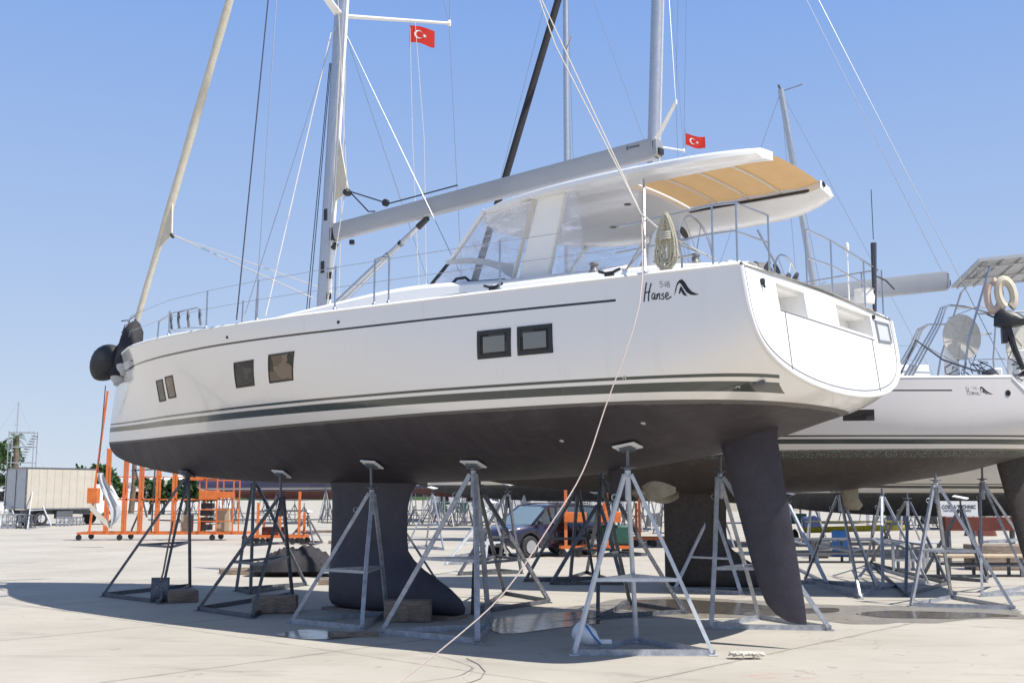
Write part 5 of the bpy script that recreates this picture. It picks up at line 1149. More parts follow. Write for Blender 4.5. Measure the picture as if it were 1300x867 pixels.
# ================================================================== car
def car():
    fr=gp(672,708); rr=gp(751,704); d=(fr-rr).normalized(); ang=math.atan2(d.y,d.x)   # near-side wheels; nose to the left
    wb=(fr-rr).length; k=wb/2.48
    side=1 # camera side is the car's left
    nrm=Vector((-d.y,d.x,0)); 
    if nrm.y>0: nrm=-nrm; 
    lft=1 if Vector((-d.y,d.x,0)).y<0 else -1
    c=(fr+rr)/2-nrm*.80; o=empty('parked_car',(c.x,c.y,0),ang,'dark violet compact van-like car parked behind the stands, nose to the left','car'); o['label']='dark violet people-carrier car parked behind the stands, nose to the left'
    def prof(x):   # (sill z, beltline z, roof z)
        return None
    xs=[-1.98,-1.92,-1.75,-1.5,-1.24,-1.0,-.5,0,.5,.75,1.0,1.24,1.5,1.75,1.92,2.02]
    belt=pchip([-1.98,-1.7,-1,0,.8,1.1,1.6,1.9,2.02],[.85,.98,.98,.96,.95,.93,.86,.74,.60])
    bw=pchip([-1.98,-1.75,-1,0,1,1.6,1.9,2.02],[.72,.80,.84,.85,.84,.80,.70,.60])
    paint=M('dark_violet_car_paint',(.022,.018,.04),.25,metal=.3,var=.08,scale=2,coat=1)
    arch=lambda x:max([0]+[math.sqrt(max(0,.37**2-(x-cx)**2)) for cx in (-1.24,1.24)])
    xs=sorted(set([round(v,3) for v in xs]+[round(cx+dx,3) for cx in (-1.24,1.24) for dx in (-.37,-.33,-.25,-.12,0,.12,.25,.33,.37)]+[i*.2-1.8 for i in range(19)]))
    mb=MB(); P=[]
    for x in xs:
        w=bw(x); b=belt(x); lo=max(.26 if abs(x)<1.85 else .36,.31+arch(x) if arch(x)>0 else 0); md=(lo+b)/2
        row=[(w-.05,lo),(w,lo+.03),(w+.015,md),(w-.01,b-.06),(w-.06,b)]
        P.append([(x,s*y,z) for s,L in ((1,row),) for y,z in L]+[(x,0,b+.03)]+[(x,-y,z) for y,z in row[::-1]])
    mb.grid(P); n=len(P[0]); mb.face(range(n)); mb.face([ (len(P)-1)*n+i for i in range(n)][::-1])
    body=mb.build('body',paint,o,smooth=40)
    # greenhouse
    sec=[(-1.90,.98,-1.72,1.42),(-1.2,.99,-1.25,1.50),(-.3,.98,-.3,1.54),(.45,.96,.25,1.48),(1.12,.93,.42,1.42)]
    gb=[(-1.88,.97),(1.15,.93)]; top=[(-1.62,1.44),(-1.1,1.515),(-.3,1.54),(.2,1.50),(.42,1.44)]
    mb=MB()
    R=[(x,z) for x,z in top]
    mb.grid([[(x,y*f,z-.03*abs(f)**3*1.3) for f in (1,.8,.4,0,-.4,-.8,-1)] for (x,z),y in zip(R,(.60,.64,.66,.65,.62))])
    mb2=MB(); 
    roof=mb.build('roof',paint,o); sm=roof.modifiers.new('t','SOLIDIFY'); sm.thickness=.04
    W0,W1=.78,.62
    def P_(x,z,s):
        k_=(z-.95)/(1.5-.95); return (x,s*(W0+(W1-W0)*k_),z)
    pil=MB()
    for s in (1,-1):
        for (a,b) in (((1.12,.94),(.40,1.45)),((.20,.95),(.05,1.50)),((-.95,.97),(-.95,1.50)),((-1.86,.98),(-1.60,1.43))): pil.beam(P_(*a,s),P_(*b,s),.06,.05)
        pil.beam(P_(.40,1.46,s),P_(-.3,1.52,s),.05); pil.beam(P_(-.3,1.52,s),P_(-1.6,1.44,s),.05)
    pil.build('pillar',paint,o)
    gl=MB()
    for s in (1,-1):
        gl.add([P_(1.1,.95,s),P_(.22,.95,s),P_(.08,1.48,s),P_(.40,1.44,s)],[(0,1,2,3)]); gl.add([P_(.18,.95,s),P_(-.93,.97,s),P_(-.93,1.49,s),P_(.04,1.49,s)],[(0,1,2,3)]); gl.add([P_(-.97,.97,s),P_(-1.84,.98,s),P_(-1.60,1.42,s),P_(-.97,1.49,s)],[(0,1,2,3)])
    gl.build('side_window',m['cglass'],o,smooth=0)
    MB().grid([[(1.13+.08*(1-f*f)-.73*k_,f*(.76-.16*k_),.94+.51*k_) for k_ in (0,.5,1)] for f in (-1,-.5,0,.5,1)]).build('windscreen',t_glass('car_windscreen',(.16,.22,.25),.03),o)
    MB().grid([[(-1.88+.26*k_,f*(.74-.14*k_),.98+.44*k_) for k_ in (0,.5,1)] for f in (-1,-.5,0,.5,1)]).build('rear_window',m['cglass'],o)
    for cx in (-1.24,1.24):
        for s in (1,-1):
            w=empty('wheel',(cx,s*.76,.31),0); w.parent=o
            MB().lathe([(.19,-.09),(.29,-.095),(.31,-.07),(.31,.07),(.29,.095),(.19,.09)],axis=(0,s,0),n=28).build('tyre',m['darkrub'],w)
            r=MB(); r.lathe([(.01,.10),(.06,.125),(.075,.105),(.17,.10),(.19,.118)],axis=(0,s,0),n=24); 
            for q in range(9): a=2*PI*q/9; r.beam((.06*math.cos(a),s*.115,.06*math.sin(a)),(.185*math.cos(a),s*.112,.185*math.sin(a)),.022,.015)
            r.build('rim',m['alu'],w)
            MB().lathe([(.01,-.1),(.33,-.1),(.345,-.02),(.01,-.02)],(cx,s*.70,.33),axis=(0,s,0),n=24).build('wheel_well',m['black'],o)
    for s in (1,-1):
        MB().grid([[(1.62+.02*j+.16*i,s*(.775-.03*j-.10*i*1.0-.0),.58+.05+.09*j) for j in (0,1,2)] for i in (0,1,2)]).build('headlight',t_glass('headlight_glass',(.6,.62,.63),.1),o)
        MB().bbox((-1.995,s*.70-.07,.85),(-1.90,s*.70+.07,1.25)).build('tail_light',m['red'],o,bevel=.02)
        MB().box((.95,s*.93,1.0),(.12,.16,.12)).build('mirror',m['black'],o,bevel=.03)
        mb=MB()
        for x in (.25,-.95): mb.beam((x,s*.862,.36),(x,s*.84,.93),.008,.006)
        for x in (.1,-.8): mb.box((x-.1,s*.868,.82),(.16,.02,.03))
        mb.bbox((-.85,s*.855-.012,.50),(.88,s*.855+.015,.56)); mb.build('door_trim',m['black'],o)
    MB().bbox((1.95,-.58,.30),(2.06,.58,.50)).build('bumper',paint,o,bevel=.03); MB().bbox((2.0,-.35,.52),(2.045,.35,.60)).build('grille',m['black'],o)
    MB().bbox((2.06,-.26,.36),(2.07,.26,.47)).build('number_plate',m['white'],o)
    for s in (.5,-.5): MB().beam((.2,s,1.53),(-1.4,s,1.53),.03).build('roof_rail',m['black'],o)
    return o
car()
# ================================================================== box lorry on the left
def lorry():
    a=gp(3,668); b=gp(28,672); e=gp(112,664)
    o=empty('box_lorry',(gp(31,668).x,gp(31,668).y,0),.9,'cream covered box lorry with a white cab parked at the far left','lorry')
    k=1.0; L=4.3; Wd=2.25; 
    bm0=MB(); bm0.bbox((0,0,.95),(L,Wd,3.28)); body=bm0.build('cargo_box',m['cream'],o,bevel=.05)
    rb=MB()
    for q in range(9): rb.bbox((.25+q*.47,-.018,1.0),(.28+q*.47,-.001,3.22))
    rb.build('side_rib',m['cream'],body)
    dr=MB(); dr.bbox((-.05,.05,1.0),(-.005,Wd/2-.02,3.2)); dr.build('rear_door',m['greyp'],o); dr=MB(); dr.bbox((-.05,Wd/2+.02,1.0),(-.005,Wd-.05,3.2)); dr.build('rear_door',m['greyp'],o)
    rb=body.children[0]
    f=MB(); 
    for y in (.0,Wd): f.beam((-.03,y,.95),(-.03,y,3.3),.07)
    f.beam((-.03,0,3.3),(-.03,Wd,3.3),.07); f.beam((-.06,Wd/2,1.0),(-.06,Wd/2,3.2),.04); f.beam((0,-.01,3.3),(L,-.01,3.3),.05); f.beam((0,-.01,.95),(L+.1,-.01,.95),.08); f.build('box_frame',m['galvd'],o)
    ch=MB(); ch.bbox((0,.4,.65),(L+1.6,.6,.9)); ch.bbox((0,Wd-.6,.65),(L+1.6,Wd-.4,.9)); ch.bbox((1.9,-.0,.4),(2.9,.3,.85)); ch.build('chassis',m['galvd'],o)
    cab=MB(); cab.slab([(L+.12,.1,.6),(L+1.75,.1,.6),(L+1.8,.1,1.35),(L+1.15,.1,2.35),(L+.12,.1,2.4)],(0,Wd-.2,0)); cab.build('cab',m['white'],o,bevel=.08)
    g=MB(); g.slab([(L+.55,.075,1.45),(L+1.55,.075,1.45),(L+1.08,.075,2.15),(L+.55,.075,2.15)],(0,.02,0)); g.slab([(L+.55,Wd-.095,1.45),(L+1.55,Wd-.095,1.45),(L+1.08,Wd-.095,2.15),(L+.55,Wd-.095,2.15)],(0,.02,0)); g.build('cab_window',m['cglass'],o)
    for x in (1.0,L+.9):
        for y in (.18,Wd-.18):
            w=empty('wheel',(x,y,.42),0); w.parent=o; s=-1 if y<1 else 1
            MB().lathe([(.22,-.13),(.40,-.13),(.42,-.09),(.42,.09),(.40,.13),(.22,.13)],axis=(0,s,0),n=22).build('tyre',m['darkrub'],w); MB().lathe([(.01,.14),(.08,.17),(.12,.14),(.22,.15)],axis=(0,s,0),n=18).build('rim',m['greyp'],w)
    return o
lr=lorry()
def cradle(px,py,w,h,lab,mat='galv'):
    c=gp(px,py); o=MB()
    for x in (-w/2,-w/6,w/6,w/2):
        for y in (0,.5): o.beam((x,y,0),(x,y,h),.05)
    for z in (.06,h*.5,h):
        for y in (0,.5): o.beam((-w/2,y,z),(w/2,y,z),.05)
    o.beam((-w/2,0,0),(w/6,0,h),.04); o.beam((w/6,.5,0),(w/2,.5,h),.04)
    ob=o.build('support_frame',m[mat],None,loc=(c.x,c.y,0)); tag(ob,lab,'support frame','low steel support frames by the lorry')
cradle(14,671,1.0,.75,'low steel support frame at the left edge beneath the lorry tail'); cradle(30,671,.8,.7,'low steel support frame between the two white tripods','galvd')
cradle(79,668,.7,.5,'low steel support frame in front of the white board','galv'); cradle(95,667,.6,.45,'low steel support frame right of the white board','galv')
c=gp(78,665); o=MB().slab([(-.42,0,.35),(.42,.02,.35),(.46,.25,1.62),(-.30,.25,1.62)],(0,.03,0)).build('white_board',m['white'],None,loc=(c.x,c.y,0)); tag(o,'plain white board standing in front of the lorry','board')
# clutter in the shade behind the rear yacht
for i,(px,py,w,h,dp,mt,lab) in enumerate(((1000,690,.8,.55,.6,'blackcloth','black covered bundle behind the rudder of the front yacht'),(1030,672,1.0,.7,.7,'dblue','dark blue covered pallet behind the grey stands'),(1140,672,1.1,.8,.7,'inkg','dark grey covered pallet left of the sign'),(1180,665,.9,.6,.6,'blackcloth','black covered bundle beneath the sign, at its left'),(1245,680,1.2,.5,.7,'redbrown','rusty brown low skid beneath the steel beam'),(830,668,.9,.8,.6,'inkg','dark covered pallet between the near stand and the rear keel'),(700,652,1.4,.9,.8,'dgreen','dark green covered pallet behind the car'))):
    c=gp(px,py); rr_=random.Random(i); mb=MB(); P=[]
    for a in range(13):
        row=[]
        for b in range(9):
            u=a/12*2-1; v=b/8*2-1; e=max(abs(u),abs(v)); z=h*(1 if e<.8 else max(0,(1-e)/.2)**.5)*(.88+.22*mnoise.noise(Vector((u*2+i,v*2,i*.7)))); row.append((u*w/2*(1+.05*rr_.random()),v*dp/2,max(.01,z)))
        P.append(row)
    mb.grid(P); o=mb.build('covered_pallet',m[mt],None,loc=(c.x,c.y,0)); tag(o,lab,'covered pallet','covered pallets around the yard')
# ================================================================== the back of the yard
Rb=random.Random(11)
far_hull(9.7,58,PI+.05,(.95,1,.9),m['hull3'],'long white motor yacht hull with dark bottom, right of the keel far behind',cat='motor yacht',flybridge=True)
mh=t_hull('dark_blue_far_hull',(.03,.04,.12),(.10,.035,.03),coach=False,stripe=(.5,.5,.5))
far_hull(-22.5,78,.12,(.85,.9,.72),mh,'dark blue hulled yacht on stands behind the orange rack',mast=16,cabin=True)
far_hull(-8.5,84,-1.2,(.7,.85,.95),m['hull3'],'cream hulled boat bow-on behind the stands, left of the keel',cat='motor yacht',flybridge=True)
far_hull(-13,96,.1,(.6,.8,.8),m['hull3'],'small white motor boat in the far row left of the keel',cat='motor boat',flybridge=True)
far_hull(-40,118,.15,(.8,.9,.8),m['hull3'],'white sailing yacht far off behind the lorry',mast=15.5)
far_hull(-58,150,.1,(.8,.9,.8),m['hull3'],'white sailing yacht with a tall mast far off at the left edge',mast=24,cradle=False)
far_hull(-70,140,.2,(.7,.9,.8),m['hull3'],'small sailing yacht with the mast left of the palm',mast=17,cradle=False)
far_hull(-46,145,.1,(.8,.9,.8),m['hull3'],'white sailing yacht far off, its mast above the lorry roof',mast=17.5,cradle=False)
far_hull(24,70,PI+.1,(.8,.9,.85),m['hull3'],'white motor yacht far behind under the right yacht',cat='motor yacht',flybridge=True)
far_hull(47,75,PI-.1,(.8,.9,.85),m['hull3'],'white motor yacht far behind at the right edge',cat='motor yacht',flybridge=True)
far_hull(14,92,PI+.2,(.8,.9,.85),mh,'dark blue motor yacht in the far row right of the car',cat='motor yacht',flybridge=True)
far_hull(5.5,72,PI-.08,(.8,.9,.78),mh,'dark blue sailing yacht hull in the far row behind the car',cat='sailing yacht')
far_hull(30,58,PI+.06,(.85,.9,.80),m['hull3'],'cream sailing yacht hull low in the far row behind the sign')
far_hull(-31,104,.1,(.7,.9,.8),m['hull3'],'white motor boat behind the middle posts of the orange rack',cat='motor yacht',flybridge=True)
far_hull(2.5,95,.3,(.7,.9,.8),m['hull3'],'white motor boat right of the keel in the farthest row',cat='motor yacht',flybridge=True)
for i,(px,py,w,h,mt,lab) in enumerate(((185,642,3.2,1.15,'green','green waste skip behind the left posts of the orange rack'),(222,642,2.6,1.15,'green','green waste skip behind the middle of the orange rack'),(247,641,2.0,1.1,'green','green waste skip behind the right of the orange rack'),(560,652,1.6,1.0,'dgreen','dark green container right of the keel'),(585,652,1.1,.95,'dgreen','dark green container left of the tall galvanised stand'),(573,653,.9,.8,'white','white box between the two dark green containers'))):
    c=gp(px,py); dp=1.2; o=empty('waste_skip' if 'skip' in lab else 'container',(c.x,c.y,0),0,lab,'skip' if 'skip' in lab else 'container')
    mb=MB(); mb.slab([(-w/2+.15,0,.12),(w/2-.15,0,.12),(w/2,0,h),(-w/2,0,h)],(0,dp,0)); mb.build('body',m[mt],o,bevel=.02)
    mb=MB(); mb.bbox((-w/2-.04,-.04,h+.002),(w/2+.04,dp+.04,h+.06)); 
    for k in range(4): mb.bbox((-w/2+.2+k*(w-.4)/3-.03,-.05,.2),(-w/2+.2+k*(w-.4)/3+.03,-.002,h-.02))
    mb.build('rim',m[mt],o)
    mb=MB(); 
    for x in (-w/2+.3,w/2-.3): mb.lathe([(.02,-.04),(.1,-.04),(.1,.04),(.02,.04)],(x,.2,.1),axis=(0,1,0),n=10)
    mb.build('caster',m['black'],o)
# many bare stands stored in rows at the back
proto=None
def small_stand(x,y,rz,h):
    global proto
    if proto is None:
        proto=MB()
        for k in range(3):
            a=2*PI*k/3; proto.beam((.6*math.cos(a),.6*math.sin(a),0),(0,0,1.5),.05); b=2*PI*(k+1)/3; proto.beam((.6*math.cos(a),.6*math.sin(a),.03),(.6*math.cos(b),.6*math.sin(b),.03),.05); proto.beam((.35*math.cos(a),.35*math.sin(a),.62),(.35*math.cos(b),.35*math.sin(b),.62),.04)
        proto.path([(0,0,1.4),(0,0,1.8)],.03,5); proto=proto.build('spare_jack_stand',m['galvd'],None)
        o=proto
    else: o=proto.copy(); C.objects.link(o)
    o.location=(x,y,0); o.rotation_euler=(0,0,rz); o.scale=(1,1,h); tag(o,'small bare jack stand in the crowded far row of spare stands','jack stand','spare jack stands stored in far rows')
for x0,x1,Y,n in ((-21,-11,70,14),(-6.5,-1.5,66,10),(-7,1,62,12),(20,36,62,14),(3.5,9,52,6)):
    for i in range(n): small_stand(x0+(x1-x0)*i/n+Rb.uniform(-.3,.3),Y+Rb.uniform(-3,3),Rb.uniform(0,2),Rb.uniform(.6,.85))
# low white quay shed and fence
def shed(x,y,w,d,h,lab,mt='white',rf='greyp'):
    o=empty('yard_shed',(x,y,0),.05,lab,'shed','low sheds along the back of the yard'); MB().bbox((-w/2,0,0),(w/2,d,h)).build('wall',m[mt],o)
    MB().slab([(-w/2-.2,-.2,h),(w/2+.2,-.2,h),(w/2+.2,d/2,h+.7),(-w/2-.2,d/2,h+.7)],(0,0,.12)).build('roof',m[rf],o)
    for k in range(int(w/3)):
        f=MB(); xx=-w/2+1.5+k*3; f.bbox((xx-.55,-.04,1.0),(xx+.55,-.003,2.1)); f.build('window',m['dglass'],o)
shed(-46,125,26,8,3.0,'long white shed with dark windows behind the green skips'); shed(34,118,30,8,3.4,'long cream shed at the back right','cream'); shed(2,122,22,8,3.2,'long grey shed at the back centre','greyp')
# trees
def tree(x,y,h,r,lab,name='leafy_tree',n=1400,seed=0,leaf=.30,trunk=.35):
    R=random.Random(seed); o=empty(name,(x,y,0),0,lab,'tree','trees behind the yard')
    mb=MB(); mb.path([(0,0,0),(.1,.05,h*.25),(-.05,0,h*.5),(0,0,h*.75)],[.05*h,.035*h,.025*h,.01*h],8)
    cl=[]
    for k in range(10):
        a=R.uniform(0,2*PI); e=Vector((r*.75*math.cos(a)*R.uniform(.3,1),r*.75*math.sin(a)*R.uniform(.3,1),h*R.uniform(trunk+.1,.92))); mb.path([(0,0,h*R.uniform(.3,.5)),e*.6+Vector((0,0,e.z*.35)),e],[.02*h,.012*h,.004*h],5); cl.append((e,R.uniform(.28,.5)*r))
    mb.build('trunk',m['palm'],o)
    cr0=MB()
    for k in range(n):
        c,q=R.choice(cl); d=Vector((R.gauss(0,1),R.gauss(0,1),R.gauss(0,.8))).normalized()*q*R.uniform(.35,1.1)**.6; p=c+d
        u=Vector((R.uniform(-1,1),R.uniform(-1,1),R.uniform(-1,1))).normalized(); v=u.cross(Vector((R.uniform(-1,1),R.uniform(-1,1),R.uniform(-1,1)))).normalized(); s=leaf*R.uniform(.5,1.3)
        cr0.add([p-u*s,p+v*s*.5,p+u*s,p-v*s*.5],[(0,1,2,3)])
    cr0.build('crown',m['leaf'],o,smooth=0); return o
def palm(x,y,h,lab,seed=0,fr=2.0):
    R=random.Random(seed); o=empty('palm_tree',(x,y,0),0,lab,'palm tree','trees behind the yard')
    mb=MB(); mb.path([(0,0,0),(.15,0,h*.4),(.1,0,h*.8),(0,0,h)],[.28,.22,.2,.24],10); mb.build('trunk',m['palm'],o); f=MB()
    for k in range(26):
        a=2*PI*k/26*3.7; el=R.uniform(-.5,1.2); pts=[]
        for i in range(9):
            q=i/8; L=fr*q; pts.append(Vector((math.cos(a)*L*math.cos(el)*(1-.15*q),math.sin(a)*L*math.cos(el)*(1-.15*q),h+L*math.sin(el)-.55*fr*q*q)))
        for i in range(8):
            d=(pts[i+1]-pts[i]).normalized(); sdv=d.cross(Vector((0,0,1))).normalized()
            for s in (1,-1):
                for w in (0,.5):
                    p=pts[i].lerp(pts[i+1],w); L=.5*fr*.35*(1-abs(i/8-.4)); f.add([p,p+d*.05,p+sdv*s*L+d*L*.5-Vector((0,0,L*.45))],[(0,1,2)])
    f.build('crown',m['frond'],o,smooth=0)
palm((22-650)/F*95,95,6.6,'palm tree above the lorry tail at the left',1,1.25)
palm((172-650)/F*105,105,7.0,'palm tree behind the uprights of the orange rack',4,1.9)
tree((-2-650)/F*100,100,6.0,3.0,'dark leafy tree at the left edge behind the lorry',seed=2,n=2200)
tree((143-650)/F*88,88,3.9,1.3,'round green tree just right of the lorry cab',seed=3,n=2000)
tree((120-650)/F*110,110,4.0,2.2,'low bush-like tree behind the lorry cab',seed=5,n=1500)
for i,px in enumerate((195,212,240,262)): tree((px-650)/F*100,100,3.2,1.5,'small rounded tree above the green skips, %s'%('leftmost','second from the left','third from the left','rightmost')[i] if False else ['leftmost small rounded tree above the green skips','second small rounded tree above the green skips','third small rounded tree above the green skips','rightmost small rounded tree above the green skips'][i],seed=20+i,n=700)
# stair tower above the lorry
c=Vector(((31-650)/F*85,85,0)); o=empty('stair_tower',c,.2,'thin metal stair tower rising behind the lorry','stair tower'); mb=MB()
for x in (-.9,.9):
    for y in (-.6,.6): mb.beam((x,y,0),(x,y,6.6),.06)
for z in (4.2,5.4,6.5): mb.beam((-.9,-.6,z),(.9,-.6,z),.05); mb.beam((-.9,.6,z),(.9,.6,z),.05)
mb.build('frame',m['galv'],o); mb=MB()
for k in range(16): mb.bbox((-.8+.1*k,-.55,3.2+.2*k),(-.55+.1*k,.55,3.24+.2*k))
mb.build('steps',m['galvd'],o)
# far tree line and low hill
mb=MB(); P=[]; Rn=random.Random(9)
for i in range(160):
    x=-420+840*i/159; hgt=3+1.6*math.sin(i*.37)+1.4*math.sin(i*.91+2)+Rn.uniform(0,1.4); P.append([(x,330,-.2),(x,330+3,hgt*.8),(x,336,hgt),(x,345,-.2)])
mb.grid(P); o=mb.build('far_treeline',m['leaf'],None); tag(o,'low dark line of far trees on the horizon','treeline',kind='structure')
# ================================================================== ground, puddles
def t_ground():
    t=NT('sun_bleached_concrete_yard'); co=t.coord('Object'); a=gp(0,813); b=gp(299,784); ang=math.atan2(b.y-a.y,b.x-a.x); ca,sa=math.cos(-ang),math.sin(-ang)
    off=(a.x*ca-a.y*sa, a.x*sa+a.y*ca)
    v=t.mapping(co,rot=(0,0,-ang)); sep=t.n('ShaderNodeSeparateXYZ'); t.l(v,sep.inputs[0])
    wob=t.math('MULTIPLY_ADD',t.noise(1.3,4,.6,vec=co),.05,-.025)
    def joint(ax,o,per,wd):
        x=t.math('ADD',sep.outputs[ax],wob); y=t.math('DIVIDE',t.math('SUBTRACT',x,o),per); fr=t.math('ABSOLUTE',t.math('SUBTRACT',y,t.math('ROUND',y))); return t.math('LESS_THAN',fr,wd/per)
    jm=t.math('MAXIMUM',joint(1,off[1],3.85,.011),joint(0,off[0]+2.2,7.5,.007))
    # per-slab tone
    fl=t.n('ShaderNodeCombineXYZ'); t.l(t.math('ROUND',t.math('DIVIDE',t.math('SUBTRACT',sep.outputs[0],off[0]+2.2+3.75),7.5)),fl.inputs[0]); t.l(t.math('ROUND',t.math('DIVIDE',t.math('SUBTRACT',sep.outputs[1],off[1]+1.925),3.85)),fl.inputs[1])
    wn=t.n('ShaderNodeTexWhiteNoise'); t.l(fl.outputs[0],wn.inputs[0])
    n1=t.noise(.35,6,.6,vec=co); n2=t.noise(3.2,7,.7,vec=t.mapping(co,sc=(.4,1.4,1))); n3=t.noise(45,4,.7,vec=co)
    c=t.mix(t.math('MULTIPLY_ADD',n1,2.2,-.6,clamp=True),(.34,.310,.258),(.455,.422,.358))
    c=t.mix(t.math('MULTIPLY',wn.outputs[0],.22),c,(.37,.342,.29))
    c=t.mix(t.math('MULTIPLY',t.math('MULTIPLY_ADD',n2,4,-2.15,clamp=True),.5),c,(.30,.275,.24))
    n5=t.noise(1.1,8,.72,vec=t.mapping(co,sc=(.5,1.8,1),rot=(0,0,.5)),dist=.5); c=t.mix(t.math('MULTIPLY',t.math('MULTIPLY_ADD',n5,5,-2.8,clamp=True),.5),c,(.22,.20,.18))
    c=t.mix(t.math('MULTIPLY',t.math('GREATER_THAN',n3,.64),.16),c,(.18,.16,.14))
    # hairline cracks
    vo=t.n('ShaderNodeTexVoronoi',feature='DISTANCE_TO_EDGE',i_Scale=.22); vv=t.n('ShaderNodeVectorMath',operation='ADD'); t.l(co,vv.inputs[0]); nn=t.n('ShaderNodeTexNoise',i_Scale=1.1,i_Detail=6); t.l(co,nn.inputs['Vector']); t.l(nn.outputs['Color'],vv.inputs[1]); t.l(vv.outputs[0],vo.inputs['Vector'])
    ck=t.math('LESS_THAN',vo.outputs['Distance'],.0011); c=t.mix(t.math('MULTIPLY',ck,.30),c,(.10,.09,.08))
    gj=t.math('MULTIPLY',t.math('MAXIMUM',joint(1,off[1],3.85,.07),joint(0,off[0]+2.2,7.5,.05)),t.math('MULTIPLY_ADD',t.noise(2.6,6,.75,vec=co),4,-1.9,clamp=True)); c=t.mix(t.math('MULTIPLY',gj,.5),c,(.17,.15,.125))
    c=t.mix(t.math('MULTIPLY',jm,.75),c,(.075,.065,.055))
    for ang_,o_,w_ in ((.35,9.0,.10),(.35,10.7,.10),(-.22,13.2,.11),(-.22,14.8,.11)):
        s_=t.n('ShaderNodeSeparateXYZ'); t.l(t.mapping(co,rot=(0,0,ang_)),s_.inputs[0]); xx=t.math('ADD',s_.outputs[1],t.math('MULTIPLY',t.math('SINE',t.math('MULTIPLY',s_.outputs[0],.16)),1.1))
        tm=t.math('LESS_THAN',t.math('ABSOLUTE',t.math('SUBTRACT',xx,o_)),w_); c=t.mix(t.math('MULTIPLY',t.math('MULTIPLY',tm,t.math('MULTIPLY_ADD',n2,3,-1.2,clamp=True)),.22),c,(.14,.13,.12))
    dr=t.math('MULTIPLY',t.math('GREATER_THAN',t.noise(2.3,2,.5,vec=co),.70),t.math('GREATER_THAN',t.noise(14,5,.7,vec=co),.45)); c=t.mix(t.math('MULTIPLY',dr,.4),c,(.15,.13,.11))
    # faded red paint marks at one place
    rm=t.math('MULTIPLY',t.math('GREATER_THAN',t.noise(6,5,.7,vec=t.mapping(co,sc=(.5,2,1))),.55),1.0); sp=t.n('ShaderNodeSeparateXYZ'); t.l(co,sp.inputs[0]); g0=gp(985,857)
    dd=t.math('ADD',t.math('POWER',t.math('DIVIDE',t.math('SUBTRACT',sp.outputs[0],g0.x),.45),2),t.math('POWER',t.math('DIVIDE',t.math('SUBTRACT',sp.outputs[1],g0.y),.28),2)); c=t.mix(t.math('MULTIPLY',t.math('MULTIPLY',rm,t.math('LESS_THAN',dd,1)),.3),c,(.42,.12,.10))
    t.set(col=c,rough=t.math('MULTIPLY_ADD',n2,.2,.72),spec=.3); t.bump(t.math('ADD',n3,t.math('MULTIPLY',jm,-3)),.25,.006); return t.m
gm=MB(); gm.add([(-900,-60,0),(900,-60,0),(900,1500,0),(-900,1500,0)],[(0,1,2,3)]); g_=gm.build('ground',t_ground(),None,smooth=0); tag(g_,'wide sunlit concrete yard with joints and stains','ground',kind='structure')
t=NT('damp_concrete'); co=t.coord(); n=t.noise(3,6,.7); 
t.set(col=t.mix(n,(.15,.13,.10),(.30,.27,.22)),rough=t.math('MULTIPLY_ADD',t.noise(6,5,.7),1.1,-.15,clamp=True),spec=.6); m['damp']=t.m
t=NT('standing_water'); t.set(col=t.mix(t.noise(5,5,.7),(.05,.045,.035),(.14,.12,.095)),rough=t.math('MULTIPLY_ADD',t.noise(4,6,.75),.5,-.12,clamp=True),spec=.5); t.bump(t.noise(9,4,.6),.08,.01); m['water']=t.m
def puddle(pts,mat,name,lab,z,seed=0,irr=.12):
    Rp=random.Random(seed); P=[gp(x,y) for x,y in pts]; out=[]
    n=len(P)
    for i in range(n):
        a,b=P[i],P[(i+1)%n]; k=max(3,int((b-a).length/.12))
        for j in range(k): 
            q=a.lerp(b,j/k); out.append((q.x+Rp.gauss(0,irr*.35),q.y+Rp.gauss(0,irr)))
    for _ in range(2): out=[((out[i-1][0]+2*out[i][0]+out[(i+1)%len(out)][0])/4,(out[i-1][1]+2*out[i][1]+out[(i+1)%len(out)][1])/4) for i in range(len(out))]
    vs,fs=fill2d(out,[]); o=MB().add([(x,y,z) for x,y,_ in vs],fs).build(name,mat,None,smooth=0); tag(o,lab,name.replace('_',' '),kind='structure')
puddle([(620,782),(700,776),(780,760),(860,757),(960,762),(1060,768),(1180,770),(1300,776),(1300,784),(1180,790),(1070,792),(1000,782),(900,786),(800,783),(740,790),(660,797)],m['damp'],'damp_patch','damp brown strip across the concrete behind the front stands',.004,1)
puddle([(628,785),(700,778),(770,776),(760,784),(690,790),(760,786),(770,790),(690,800),(640,806),(622,800)],m['water'],'puddle','bright puddle on the shaded concrete right of the keel',.008,2,.05)
puddle([(790,762),(860,760),(950,766),(1000,772),(1060,771),(1070,776),(980,782),(900,779),(830,778),(780,772)],m['water'],'puddle','brown reflecting puddle behind the nearest jack stands',.008,3,.06)
puddle([(345,806),(380,799),(430,800),(470,806),(430,811),(380,812)],m['water'],'puddle','small puddle in front of the stand by the keel',.008,4,.04)
puddle([(1080,779),(1130,775),(1250,778),(1300,782),(1200,786),(1120,784)],m['water'],'puddle','thin puddle in front of the rear yacht stands',.008,6,.04)
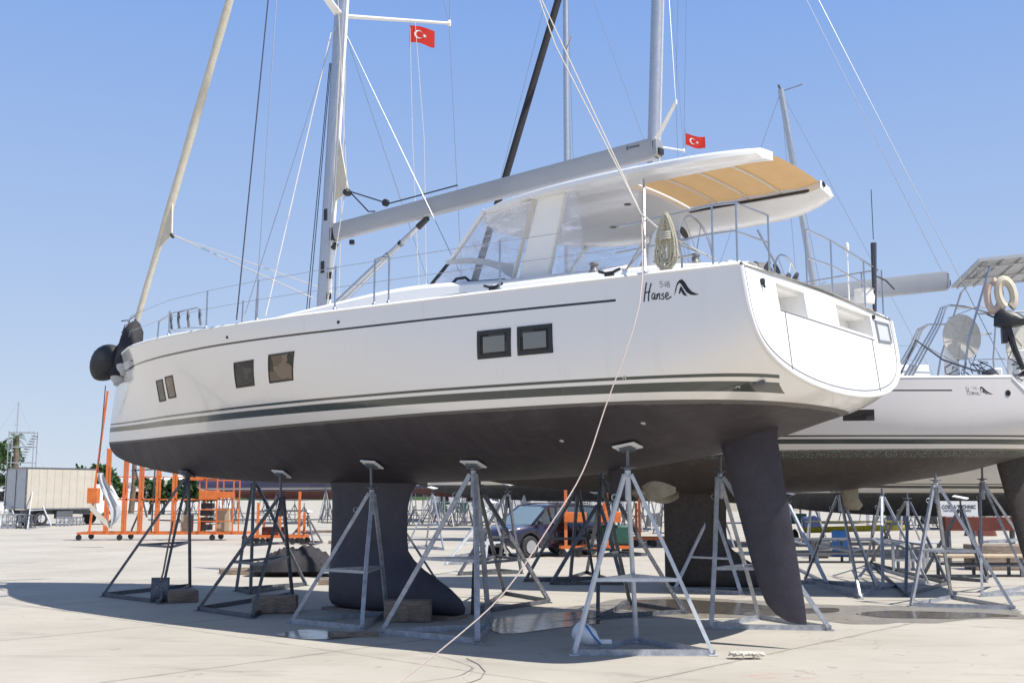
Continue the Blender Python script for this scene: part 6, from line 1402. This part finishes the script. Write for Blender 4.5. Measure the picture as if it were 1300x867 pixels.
# ================================================================== light, sky, camera
sc=bpy.context.scene
SV=Vector((2.47,-1.37,4.4)).normalized(); el=math.asin(SV.z); az=math.atan2(SV.x,SV.y)
w=bpy.data.worlds.new('World'); sc.world=w; w.use_nodes=True; nt=w.node_tree; bg=nt.nodes['Background']; sk=nt.nodes.new('ShaderNodeTexSky'); sk.sky_type='NISHITA'; sk.sun_disc=False; sk.sun_elevation=el; sk.sun_rotation=az; sk.air_density=1.0; sk.dust_density=.25; sk.ozone_density=2.2
mm=nt.nodes.new('ShaderNodeMix'); mm.data_type='RGBA'; mm.blend_type='MULTIPLY'; mm.inputs[0].default_value=1; mm.inputs[7].default_value=(1.04,1.0,1.03,1); mx2=nt.nodes.new('ShaderNodeMix'); mx2.data_type='RGBA'; tc=nt.nodes.new('ShaderNodeTexCoord'); sz=nt.nodes.new('ShaderNodeSeparateXYZ'); nt.links.new(tc.outputs['Generated'],sz.inputs[0]); mr=nt.nodes.new('ShaderNodeMapRange'); mr.interpolation_type='SMOOTHSTEP'; mr.inputs[1].default_value=.40; mr.inputs[2].default_value=.75; mr.inputs[3].default_value=.93; mr.inputs[4].default_value=.05; nt.links.new(sz.outputs[2],mr.inputs[0]); nt.links.new(mr.outputs[0],mx2.inputs[0]); rp=nt.nodes.new('ShaderNodeValToRGB'); rp.color_ramp.elements[0].position=.02; rp.color_ramp.elements[0].color=(3.4,4.1,4.75,1); rp.color_ramp.elements[1].position=.42; rp.color_ramp.elements[1].color=(1.40,2.5,4.8,1); e_=rp.color_ramp.elements.new(.2); e_.color=(2.35,3.3,4.8,1); nt.links.new(sz.outputs[2],rp.inputs[0]); nt.links.new(rp.outputs[0],mx2.inputs[7]); nt.links.new(sk.outputs[0],mx2.inputs[6]); nt.links.new(mx2.outputs[2],mm.inputs[6]); nt.links.new(mm.outputs[2],bg.inputs[0]); bg.inputs[1].default_value=.125
sl=bpy.data.lights.new('sun','SUN'); sl.energy=5.0; sl.angle=math.radians(.53); sl.color=(1,.955,.89); so=bpy.data.objects.new('sun',sl); C.objects.link(so); so.rotation_euler=SV.to_track_quat('Z','Y').to_euler()
cam=bpy.data.cameras.new('camera'); co=bpy.data.objects.new('camera',cam); C.objects.link(co); cam.sensor_width=36; cam.lens=F/1300*36; cam.clip_end=3000; cam.clip_start=.1; co.location=(0,0,EYE); co.rotation_euler=(PI/2+TH,0,0); sc.camera=co
sc.view_settings.view_transform='Standard'; sc.view_settings.look='None'; sc.view_settings.gamma=1; sc.view_settings.exposure=.42; sc.view_settings.use_curve_mapping=False
sc.cycles.max_bounces=8; sc.cycles.transparent_max_bounces=12
